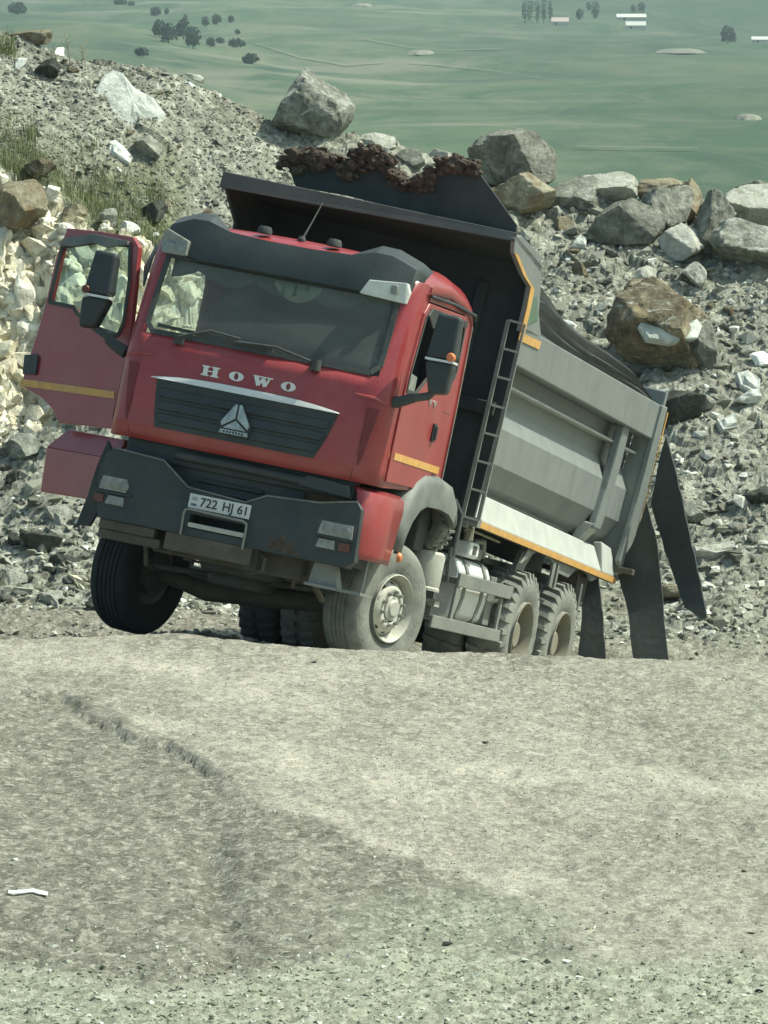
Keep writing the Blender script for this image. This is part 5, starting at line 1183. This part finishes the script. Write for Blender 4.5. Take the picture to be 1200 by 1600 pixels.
def np_mesh(name, co, fa, mt):
    me = bpy.data.meshes.new(name); k = fa.shape[1]
    me.vertices.add(len(co)); me.vertices.foreach_set('co', co.astype(np.float32).ravel())
    me.loops.add(fa.size); me.loops.foreach_set('vertex_index', fa.astype(np.int32).ravel())
    me.polygons.add(len(fa)); me.polygons.foreach_set('loop_start', (np.arange(len(fa))*k).astype(np.int32)); me.polygons.foreach_set('loop_total', np.full(len(fa), k, np.int32))
    me.update(calc_edges=True); me.shade_flat(); me.materials.append(MATS[mt]); return me
_d = np.linspace(41.8, 61.6, 900)
def hit(px, py):
    X = (px-600)/F*_d; h = H0(X, _d); r = zray(_d, py); k = np.argmax(h >= r)
    if h[k] < r[k]: k = len(_d)-12
    return Vector((X[k], _d[k], float(h[k])))
def boulder(px, py, w_, h_, mt, label, seed, name='boulder', dep=.8, planes=12, lay=0, rot=0, cut=(.5, .95), sub=5, noise=.13, cat='boulder', lift=0, poly=None):
    r = np.random.default_rng(seed); b0 = hit(px, py+h_*.30); k = b0.y/F
    q, f = rock_shape(sub, r, planes, noise, cut)
    a = r.uniform(0, 6.28); c_, s_ = math.cos(a), math.sin(a); q = q @ np.array([[c_, -s_, 0], [s_, c_, 0], [0, 0, 1]]).T
    q = (q-(q.max(0)+q.min(0))/2)/((q.max(0)-q.min(0))/2)
    W_, H_ = w_*k/2, h_*k/2; q = q*np.array([W_, min(W_, H_)*dep*1.2+.25*max(W_, H_)*dep, H_])
    if lay: q[:, 2] /= math.cos(lay); q[:, 1] *= .45
    if rot: c_, s_ = math.cos(rot), math.sin(rot); q = q @ np.array([[c_, 0, s_], [0, 1, 0], [-s_, 0, c_]]).T
    if lay: c_, s_ = math.cos(lay), math.sin(lay); q = q @ np.array([[1, 0, 0], [0, c_, -s_], [0, s_, c_]])
    me = np_mesh(name, q, f, mt)
    for p in me.polygons: p.use_smooth = True
    me.set_sharp_from_angle(angle=math.radians(20))
    o = bpy.data.objects.new(name, me); COL.objects.link(o)
    o.location = (b0.x, b0.y+.05, zray(b0.y, py)+lift); tag(o, label, cat); return o
R_ = 'rock_'
boulder(494, 176, 112, 108, R_+'veined', 'big leaning grey boulder with a pale edge, highest on the ridge behind the truck', 4, rot=.5, planes=4)
boulder(800, 250, 141, 99, R_+'grey', 'large grey boulder on the ridge right of the torn plate', 12, planes=14)
boulder(812, 306, 113, 75, R_+'tan', 'tan boulder under the large grey one beside the torn plate', 13)
boulder(760, 262, 70, 59, R_+'grey', 'grey boulder half hidden behind the torn plate edge', 61)
boulder(905, 305, 108, 66, R_+'veined', 'dark sided block with a flat pale top right of the tan boulder', 15, planes=7, rot=.1)
boulder(938, 296, 122, 56, R_+'pale', 'flat pale slab lying on the ridge blocks', 16, planes=8, cut=(.4, .95))
boulder(980, 345, 132, 73, R_+'grey', 'long dark block below the flat pale slab', 17, planes=9)
boulder(1034, 298, 77, 40, R_+'tan', 'cream topped slab on the dark block near the ridge', 18, planes=8)
boulder(1042, 330, 87, 82, R_+'grey', 'dark grey block under the cream topped slab', 19, planes=8)
boulder(1078, 317, 40, 77, R_+'tan', 'upright tan stone standing on the ridge', 20, planes=10)
boulder(1118, 346, 66, 103, R_+'grey', 'grey upright block right of the upright tan stone', 22, planes=7)
boulder(1168, 328, 113, 77, R_+'pale', 'big pale topped block at the right edge of the ridge', 23, planes=8, rot=-.2)
boulder(1172, 384, 129, 89, R_+'veined', 'grey block below the big pale topped one at right', 24, planes=9)
boulder(1178, 298, 70, 35, R_+'veined', 'flat grey stone on top at the right edge', 25, planes=9)
boulder(1066, 380, 77, 63, R_+'pale', 'round pale grey boulder below the ridge blocks', 26, planes=16)
boulder(1134, 391, 42, 37, R_+'tan', 'small tan round stone right of the pale grey boulder', 27, planes=16)
boulder(1030, 520, 172, 176, R_+'brown', 'huge brown boulder with white mineral patches on the right slope', 28, planes=11, noise=.14, dep=.55)
boulder(1010, 455, 70, 40, R_+'tan', 'cream capped rock on top of the huge brown boulder', 130, planes=10)
boulder(1095, 545, 60, 110, R_+'grey', 'tall grey shard leaning on the huge brown boulder', 29, planes=8, rot=-.3)
boulder(1055, 640, 100, 62, R_+'dark', 'dark rock in shade under the huge brown boulder', 30)
boulder(1170, 622, 42, 28, R_+'mineral', 'lower of two bright white stones at the right edge', 32)
boulder(1188, 780, 62, 34, R_+'dark', 'dark flat slab sticking in at the right edge', 33, planes=8, rot=-.3)
boulder(1085, 432, 40, 46, R_+'pale', 'pale stone above the huge brown boulder', 34)
boulder(1010, 428, 34, 26, R_+'pale', 'small pale stone just under the long dark brown block', 35)
boulder(870, 335, 38, 28, R_+'pale', 'pale stone below the tan boulder, left one', 36)
boulder(882, 350, 34, 24, R_+'tan', 'tan stone below the dark sided block', 37)
boulder(1192, 562, 40, 22, R_+'white', 'white chip above the bright stones at the right edge', 39, lay=.85)
boulder(1080, 800, 50, 34, R_+'grey', 'grey stone low on the right slope beside the hanging plate', 41)
boulder(1095, 905, 20, 18, R_+'pale', 'small pale stone beside the tip of the hanging plate', 42)
boulder(1040, 925, 70, 26, R_+'tan', 'pinkish tan slab between the two dark plates', 43)
boulder(232, 232, 50, 40, R_+'grey', 'grey ledge stone below the big white slab', 46, rot=.5)
boulder(76, 109, 42, 34, R_+'dark', 'dark rounded boulder near the left ridge', 47)
boulder(34, 98, 20, 20, R_+'white', 'white stone left of the dark rounded boulder', 48, lay=.85)
boulder(92, 82, 20, 16, R_+'white', 'white chip above the dark rounded boulder', 49, lay=.85)
boulder(305, 121, 34, 12, R_+'pale', 'pale flat stone on the left ridge line', 51, rot=.3)
boulder(50, 58, 70, 24, R_+'tan', 'tan boulder on the left ridge top corner', 52)
boulder(248, 148, 18, 14, R_+'tan', 'tan pebble right of the big white slab', 53)
boulder(242, 332, 42, 38, R_+'dark', 'dark stone with a yellowish rim by the grass', 54)
boulder(262, 326, 14, 22, R_+'tan', 'yellowish stone against the dark stone by the grass', 55)
boulder(170, 342, 30, 34, R_+'veined', 'grey and white stone above the open door', 56)
boulder(202, 358, 34, 26, R_+'white', 'white stone between the open door and the cab roof', 57)
boulder(62, 850, 70, 42, R_+'dark', 'dark rock left of the pale streaked one', 62)
boulder(40, 700, 60, 46, R_+'veined', 'pale rock at the foot of the cream bank', 63)
boulder(150, 940, 40, 34, R_+'dark', 'dark rock under the leaning cream slab', 64)
boulder(100, 880, 60, 30, R_+'dark', 'dark flat rock in the left rubble', 65, planes=8)
boulder(18, 905, 44, 30, R_+'pale', 'pale stone at the left edge above the yard', 66, lay=.85)
boulder(64, 246+20, 50, 40, R_+'brown', 'brown rock at the top of the cream bank', 67)
boulder(118, 332, 40, 30, R_+'tan', 'tan knob at the top of the cream bank', 68)
boulder(30, 320, 90, 80, R_+'tan', 'large cream block in the bank at the left edge', 69, planes=9)
boulder(120, 395, 60, 60, R_+'pale', 'pale block beside the top of the open door', 70)
boulder(590, 222, 60, 30, R_+'pale', 'pale rubble block on the ridge behind the torn plate', 71)
boulder(640, 250, 50, 36, R_+'grey', 'grey block on the ridge right of the rubble block', 72)
boulder(690, 244, 40, 24, R_+'pale', 'pale stone on the ridge above the torn plate', 73)

def slab(outline, mt, label, seed, tilt=50, th=.12, group=None):
    r = random.Random(seed); cx, cy = sum(p[0] for p in outline)/len(outline), sum(p[1] for p in outline)/len(outline)
    c = hit(cx, cy+6); n = Vector((.25, -math.cos(math.radians(tilt)), math.sin(math.radians(tilt)))).normalized(); E_ = Vector((0, 0, CZ))
    c = c+n*th*.6
    def pt(px, py): d = Vector(((px-600)/F, 1, math.tan(-PITCH-math.atan((py-800)/F)))); return E_+d*((c-E_).dot(n)/d.dot(n))-c
    k = len(outline); rings = []
    for f_, h_ in ((1.0, -th), (1.0, -.02), (.93, .0), (.72, .015), (.42, .03)):
        rings.append([pt(cx+(x-cx)*f_, cy+(y-cy)*f_)+n*(h_+(r.uniform(-.022, .022) if h_ > -.01 else 0)) for x, y in outline])
    vs = [v for g_ in rings for v in g_]+[n*.035]; fs = [(a*k+i, a*k+(i+1) % k, (a+1)*k+(i+1) % k, (a+1)*k+i) for a in range(4) for i in range(k)]+[(4*k+i, 4*k+(i+1) % k, 5*k) for i in range(k)]
    m = MB().add(vs, fs); m.f = [t for f_ in m.f for t in ([f_] if len(f_) == 3 else [(f_[0], f_[1], f_[2]), (f_[0], f_[2], f_[3])])]
    o = m.build('boulder', mt); o.location = c; tag(o, label, 'boulder', group); return o
slab([(180, 107), (192, 112), (208, 133), (222, 141), (240, 150), (260, 176), (257, 190), (246, 200), (228, 204), (215, 199), (203, 210), (190, 198), (172, 180), (156, 160), (151, 138), (164, 117)], 'rock_mineral', 'big bright white slab on the left slope', 1)
slab([(170, 222), (180, 219), (196, 228), (206, 240), (208, 249), (203, 256), (190, 249), (172, 240)], 'rock_white', 'small white slab below the big white one', 2, th=.05)
slab([(285, 128), (298, 127), (312, 140), (309, 145), (296, 141)], 'rock_white', 'flat white chip near the left ridge line', 3, th=.06)
slab([(992, 500), (1010, 478), (1045, 470), (1072, 478), (1090, 500), (1082, 520), (1058, 524), (1040, 528), (1005, 522)], 'rock_mineral', 'white mineral slab on the face of the huge brown boulder', 4, tilt=35, th=.08).location.y -= 1.02
slab([(1108, 850), (1150, 845), (1160, 858), (1120, 866), (1088, 862), (1084, 854)], 'rock_pale', 'pale flat slab low on the right slope', 5, th=.08)
slab([(906, 366), (917, 372), (916, 387), (893, 383), (896, 376)], 'rock_mineral', 'white pointed stone below the ridge right of the truck', 6, th=.08)
slab([(1152, 582), (1170, 576), (1190, 592), (1188, 612), (1172, 608), (1158, 600)], 'rock_mineral', 'upper of two bright white stones at the right edge', 7, th=.12)
slab([(1122, 655), (1150, 646), (1156, 664), (1130, 672)], 'rock_mineral', 'white fragment below the two bright stones', 8, th=.08)
slab([(60, 925), (95, 920), (98, 935), (80, 940), (92, 950), (88, 962), (76, 940)], 'rock_pale', 'pale broken slab left of the leaning cream slab', 9, th=.08)
slab([(104, 896), (122, 898), (142, 930), (144, 942), (126, 930)], 'cream_slab', 'cream slab leaning beside the raised front wheel', 10, th=.1, tilt=35)
slab([(68, 790), (100, 786), (112, 800), (108, 830), (90, 838), (82, 812)], 'rock_pale', 'pale green streaked rock below the step fairing', 11, tilt=40, th=.1)
slab([(640, 236), (668, 240), (680, 256), (650, 262), (634, 250)], 'rock_pale', 'pale stone on the ridge between the two rusty humps', 12, th=.1)

# individual loose stones: the 260 that show largest, then the rest as one mass of rubble
rv = np.random.default_rng(77)
protos = {}
for mt, n in (('rock_grey', 5), ('rock_pale', 4), ('rock_tan', 4), ('rock_veined', 3), ('rock_white', 4), ('rock_dark', 2)):
    protos[mt] = []
    for k in range(n):
        q, f = rock_shape(3, rv, 9, .07, (.35, .95)); me = np_mesh('stone', q, f, mt)
        for p in me.polygons: p.use_smooth = True
        me.set_sharp_from_angle(angle=math.radians(16)); protos[mt].append(me)
def put_stone(px, py, s, mt, label, group):
    b0 = hit(px, py); o = bpy.data.objects.new('stone', protos[mt][rv.integers(len(protos[mt]))]); COL.objects.link(o)
    k = s*b0.y/F/2; o.scale = (k*rv.uniform(.8, 1.3), k*rv.uniform(.7, 1.1), k*rv.uniform(.55, .95))
    o.rotation_euler = (rv.uniform(-.5, .5), rv.uniform(-.5, .5), rv.uniform(0, 6.28))
    hz = float(H(np.array([b0.x]), np.array([b0.y]))[0]); o.location = (b0.x, b0.y, hz+k*.25)
    tag(o, label, 'stone', group)
def place(px, py):
    if px > 800: return ' just under the ridge' if py < 430 else (' above the tarpaulin' if px < 950 and py < 600 else (' around the huge brown boulder' if py < 620 else (' beside the hanging plates' if px < 1100 else ' near the right edge')))
    if py < 400: return ' beside the white slab' if 140 < px < 270 else (' near the ridge corner' if px <= 140 else ' below the ridge line')
    return ' under the cream bank' if py < 760 else (' beside the front wheel' if px > 90 else ' at the left edge')
zones = [((860, 1195, 340, 900), 150, (9, 34), ['rock_grey', 'rock_pale', 'rock_pale', 'rock_pale', 'rock_veined', 'rock_tan', 'rock_white', 'rock_veined'], 'loose stone on the right slope', 'loose stones on the right slope'),
         ((0, 440, 95, 330), 70, (8, 20), ['rock_grey', 'rock_grey', 'rock_pale', 'rock_tan', 'rock_veined'], 'loose stone on the upper left slope', 'loose stones on the upper left slope'),
         ((0, 150, 640, 985), 60, (10, 34), ['rock_veined', 'rock_pale', 'rock_grey', 'rock_dark', 'rock_pale', 'rock_grey'], 'loose stone in the lower left rubble', 'loose stones on the lower left slope')]
for (a, b_, c_, d_), n, (s0, s1), mts, lb, gp in zones:
    k = 0
    while k < n:
        px, py = rv.uniform(a, b_), rv.uniform(c_, d_)
        if hit(px, py).y > 61.2 or hit(px, py).y < 52.4: continue
        mt = mts[rv.integers(len(mts))]; sz_ = s0+(s1-s0)*rv.random()**2.2
        tint = {'rock_grey': 'grey', 'rock_pale': 'pale', 'rock_tan': 'tan', 'rock_veined': 'veined grey', 'rock_white': 'white', 'rock_dark': 'dark'}[mt]
        put_stone(px, py, sz_, mt, ('larger ' if sz_ > s0+(s1-s0)*.4 else 'small ')+tint+' '+lb+place(px, py), gp); k += 1

def scatter(name, n, xr, yr, sz, mt, label_kind, keep=None, sub=1, tone=(0, 1), power=2.5, sink=.3, flat=(.5, .9)):
    x = rv.uniform(*xr, n); y = rv.uniform(*yr, n)
    if keep is not None: ok = keep(x, y); x, y = x[ok], y[ok]
    n = len(x); z = H(x, y); s = sz[0]+(sz[1]-sz[0])*rv.random(n)**power
    which = rv.integers(0, len(HULLS), n); C_, F_, T_ = [], [], []; off = 0; tn = tone[0]+(tone[1]-tone[0])*rv.random(n)**1.3
    for h_, (bv, bf) in enumerate(HULLS):
        I = np.nonzero(which == h_)[0]; k = len(I)
        if not k: continue
        S = np.stack([rv.uniform(.8, 1.4, k), rv.uniform(.7, 1.2, k), rv.uniform(*flat, k)], 1)*s[I][:, None]
        B = bv[None]*S[:, None, :]; a = rv.uniform(0, 6.28, k); t = rv.uniform(-.7, .7, k)
        ct, st = np.cos(t)[:, None], np.sin(t)[:, None]; X, Y, Z = B[..., 0], B[..., 1], B[..., 2]; X, Z = X*ct-Z*st, X*st+Z*ct
        ca, sa = np.cos(a)[:, None], np.sin(a)[:, None]; X, Y = X*ca-Y*sa, X*sa+Y*ca
        C_.append(np.stack([X+x[I][:, None], Y+y[I][:, None], Z+(z[I]+s[I]*sink)[:, None]], -1).reshape(-1, 3))
        F_.append((bf[None]+(np.arange(k)*len(bv))[:, None, None]+off).reshape(-1, 3)); off += k*len(bv); T_.append(np.repeat(tn[I], len(bv)))
    me = np_mesh(name, np.concatenate(C_), np.concatenate(F_), mt); o = bpy.data.objects.new(name, me); COL.objects.link(o); o['kind'] = 'stuff'
    set_attr(o, 'tone', np.concatenate(T_)); tag(o, label_kind[0], label_kind[1]); return o
def hull(k):
    b_ = bmesh.new(); P = rv.normal(size=(k, 3)); P /= np.linalg.norm(P, axis=1)[:, None]; P *= rv.uniform(.7, 1.1, (k, 1))
    for p in P: b_.verts.new(p)
    r_ = bmesh.ops.convex_hull(b_, input=b_.verts)
    for v_ in [v for v in b_.verts if not v.link_faces]: b_.verts.remove(v_)
    bmesh.ops.triangulate(b_, faces=b_.faces); bmesh.ops.recalc_face_normals(b_, faces=b_.faces); b_.verts.ensure_lookup_table(); b_.verts.index_update()
    v = np.array([tuple(q_.co) for q_ in b_.verts]); f = np.array([[q_.index for q_ in p.verts] for p in b_.faces]); b_.free(); return v, f
HULLS = [hull(k) for k in (7, 8, 8, 9, 9, 10, 10, 11, 12, 12, 14, 9)]
scatter('rubble', 28000, (-7, 7), (52.4, 61.6), (.012, .070), 'rubble_stone', ('grey and pale rubble covering the slopes behind the truck', 'rubble'), keep=lambda x, y: (masks(x, y)[0] < .4) & ~((y > 57.7) & (y < 59.2) & (600+F*x/y < 290) & (rv.random(len(x)) < .8)) & ~((y > 58.3) & (600+F*x/y < 470) & (rv.random(len(x)) < .7)) & (fbm(x*1.1, y*1.1, 3, 98)+rv.uniform(-.35, .45, len(x)) > -.1), tone=(.12, 1), sink=.0)
scatter('fine_rubble', 12500, (-6.8, -.8), (58.3, 61.5), (.008, .036), 'rubble_stone', ('fine grey scree on the upper left slope', 'rubble'), tone=(.25, .8), sink=.0)
scatter('coarse_rubble', 2100, (-7, 7), (52.6, 61.4), (.05, .15), 'rubble_stone', ('coarser broken stone mixed into the grey slopes', 'rubble'), keep=lambda x, y: (masks(x, y)[0] < .4) & ((600+F*x/y > 820) | (y < 56.5)), power=2.5, sink=.0)
scatter('cream_rubble', 1800, (-7, -1.5), (55.1, 57.9), (.02, .08), 'cream_stone', ('cream and tan broken rock piled in the bank left of the truck', 'rubble'), keep=lambda x, y: masks(x, y)[0] > .4, power=2.0, sink=-.15)
CR = [rock_shape(3, rv, 10, .04, (.38, .85)) for _ in range(14)]; _hb = HULLS; HULLS = CR+[hull(k) for k in (9, 10, 11, 12, 12, 14)]*2
scatter('cream_crag', 2300, (-7, -1.5), (55.1, 57.8), (.05, .21), 'cream_stone', ('big cream crags making up the broken rock bank left of the truck', 'rock'), keep=lambda x, y: masks(x, y)[0] > .4, power=1.8, sink=-.42, tone=(.3, 1), flat=(.6, 1.2))
HULLS = _hb
scatter('yard_stones', 15000, (-2.6, 2.6), (23.0, 28.6), (.004, .020), 'pale_chip', ('pale greenish chips thick over the near edge of the yard', 'gravel'), tone=(.15, 1), power=2.4, sink=.1,
        keep=lambda x, y: rv.random(len(x)) < sstep(27.4, 25.8, y+.8*fbm(x*1.5, y*.8, 3, 95))*.85+.5*np.exp(-((x-.42)/.5)**2-((y-27.7)/.6)**2)+.03)
scatter('yard_gravel', 30000, (-3.4, 3.4), (23.0, 41.6), (.003, .010), 'rubble_stone', ('fine gravel strewn over the yard in the foreground', 'gravel'), tone=(.3, .97), power=3.0, sink=.1,
        keep=lambda x, y: rv.random(len(x)) < (.35+.6*np.clip(1.6-(.62+.55*fbm(x*.45, y*.22, 3, 70))*1.5, 0, 1)+.8*(y < 26.5)))
scatter('floor_gravel', 5600, (-7, 7), (43, 52.5), (.008, .05), 'rubble_stone', ('loose gravel on the pit floor around the wheels', 'gravel'), tone=(.3, .95), power=3)
# a few larger stones one can pick out in the yard
for px, py, s, mt, lb in [(700, 1474, 20, 'rock_dark', 'dark flat stone low in the middle of the yard'), (858, 1500, 22, 'rock_dark', 'dark stone beside the white chips low in the yard'), (822, 1498, 14, 'rock_white', 'left white chip beside the dark stone in the yard'), (890, 1502, 18, 'rock_white', 'right white chip beside the dark stone in the yard'),
                          (158, 1562, 12, 'rock_white', 'white stone near the bottom left corner'), (490, 1037, 10, 'rock_dark', 'small dark stone alone near the crest of the yard'), (760, 1162, 14, 'rock_dark', 'dark pebble right of the middle of the yard'), (1178, 1457, 14, 'rock_dark', 'dark stone at the right edge of the yard'),
                          (1168, 1364, 9, 'rock_dark', 'small dark stone above the one at the right edge'), (352, 1440, 16, 'rock_grey', 'grey stone in the dark gravel patch'), (18, 1344, 12, 'rock_white', 'white stone at the left edge of the yard'), (795, 1268, 8, 'rock_dark', 'tiny dark pebble in the pale track'), (8, 1225, 14, 'rock_pale', 'pale stone at the left edge under the rut'), (1195, 1545, 14, 'rock_dark', 'dark stone in the bottom right corner'), (610, 1330, 9, 'rock_pale', 'pale pebble in the centre of the yard'), (465, 1296, 12, 'rock_tan', 'tan pebble in the dark gravel left of the centre')]:
    d = np.linspace(22, 41.5, 2500); X = (px-600)/F*d; hh_ = H0(X, d); k = np.argmin(np.abs(hh_-zray(d, py))); q, f = rock_shape(3, rv, 10, .08)
    kk = s*d[k]/F/2; o = bpy.data.objects.new('stone', np_mesh('stone', q*np.array([1.1, .8, .45])*kk, f, mt)); COL.objects.link(o)
    o.location = (X[k], d[k], float(H(X[k:k+1], d[k:k+1])[0])+kk*.2); tag(o, lb, 'stone')
m = MB(); d = CZ/math.tan(PITCH+math.atan((1406-800)/F)); xx = (38-600)/F*d
vs = []
for i in range(9):
    x_ = xx-.11+.22*i/8; h_ = float(H(np.array([x_]), np.array([d]))[0]); b_ = .004*math.sin(i*1.3); vs += [(x_, d-.012, h_+.012+b_), (x_, d+.03, h_+.024+b_)]
m.add(vs, [(2*i, 2*i+2, 2*i+3, 2*i+1) for i in range(8)])
tag(m.build('plastic_strip', 'white_plastic', solid=.003), 'thin white strip lying on the yard at the left edge', 'strip')

# ------------------------------------------------------------------ grass on the terrace, dry stalks on the ridge
def blades(name, spots, hr, wd, mt, label, cat, lean=.35, seed=4):
    r = random.Random(seed); vs = []; fs = []
    for x_, y_, z_ in spots:
        for _ in range(r.randint(2, 5)):
            h_ = r.uniform(*hr); a = r.uniform(0, 6.28); l = r.uniform(0, lean)*h_; c_, s_ = math.cos(a), math.sin(a); ox, oy = r.uniform(-.04, .04), r.uniform(-.04, .04)
            b_ = r.uniform(0, 3.14); wx, wy = math.cos(b_)*wd, math.sin(b_)*wd; k = len(vs)
            p0 = (x_+ox, y_+oy, z_-.02); p1 = (p0[0]+c_*l*.4, p0[1]+s_*l*.4, z_+h_*.6); p2 = (p0[0]+c_*l, p0[1]+s_*l, z_+h_)
            vs += [(p0[0]-wx, p0[1]-wy, p0[2]), (p0[0]+wx, p0[1]+wy, p0[2]), (p1[0]+wx*.7, p1[1]+wy*.7, p1[2]), (p1[0]-wx*.7, p1[1]-wy*.7, p1[2]), p2]
            fs += [(k, k+1, k+2, k+3), (k+3, k+2, k+4)]
    m = MB(); m.v = vs; m.f = fs; o = m.build(name, mt); tag(o, label, cat); return o
n = 9000; x = rv.uniform(-4.8, -2.0, n); y = rv.uniform(57.65, 60.0, n); px = 600+F*x/y
den = (1-sstep(58.5, 59.7, y))*(1-sstep(250, 310, px))*(.35+1.4*(fbm(x*1.8, y*1.8, 3, 88)+.3))
ok = rv.random(n) < den*.55; x, y = x[ok], y[ok]; z = H(x, y)
o = blades('grass', list(zip(x.tolist(), y.tolist(), z.tolist())), (.03, .13), .0026, 'grass', 'thin green and yellow grass along the top of the cream bank', 'grass'); o['kind'] = 'stuff'
MATS['grass']
for k, (px, py, h_, lb) in enumerate([(112, 70, .42, 'tall dry stalk on the left ridge'), (136, 76, .28, 'shorter dry stalk right of the tall one'), (92, 66, .2, 'small dry stalk left of the tall one')]):
    d_ = 61.1; X = (px-600)/F*d_; z_ = float(H(np.array([X]), np.array([d_]))[0]); m = MB(); rr = random.Random(k)
    m.tube([(0, 0, -.05), (-.02, 0, h_*.5), (-.07, 0, h_)], [.008, .006, .003], 5)
    for j in range(8): a = rr.uniform(0, 6.28); zz = h_*rr.uniform(.3, .9); m.tube([(-.04, 0, zz), (-.04+.08*math.cos(a), .08*math.sin(a), zz+.06)], [.004, .002], 4)
    o = m.build('dry_stalk', 'dry_stalk'); o.location = (X, d_, z_); tag(o, lb, 'weed', 'dry weeds on the left ridge')
def tuft(px, py, w_, hh, lb, mt='grass'):
    b0 = hit(px, py); r = random.Random(int(px)); sp_ = []
    for _ in range(int(w_*1.2)): X = b0.x+r.gauss(0, w_*b0.y/F*.3); Y = b0.y+r.gauss(0, .08); sp_.append((X, Y, float(H(np.array([X]), np.array([Y]))[0])))
    blades('grass_tuft', sp_, (hh*.4, hh), .004, mt, lb, 'plant', seed=int(px))
tuft(14, 84, 30, .30, 'green tuft at the left edge of the ridge')
tuft(250, 318, 30, .20, 'pale green tuft above the dark stone by the cab')
tuft(22, 262, 30, .22, 'yellowish tuft on the brown rock at the left edge')
tuft(50, 226, 16, .26, 'bright green sprig in the grass on the terrace')

# ------------------------------------------------------------------ air
hz = MB().box((-6500, -40, -40), (6500, 14500, 700)).build('haze', 'glass_black' if 'glass_black' in MATS else 'bark'); hz['kind'] = 'stuff'
hm = bpy.data.materials.new('haze_air'); hm.use_nodes = True; t = hm.node_tree
t.nodes.remove(t.nodes['Principled BSDF']); pv = t.nodes.new('ShaderNodeVolumePrincipled')
pv.inputs['Density'].default_value = 0.000115; pv.inputs['Color'].default_value = (.70, .90, .92, 1); pv.inputs['Anisotropy'].default_value = .2
t.links.new(pv.outputs[0], t.nodes['Material Output'].inputs['Volume']); hz.data.materials[0] = hm
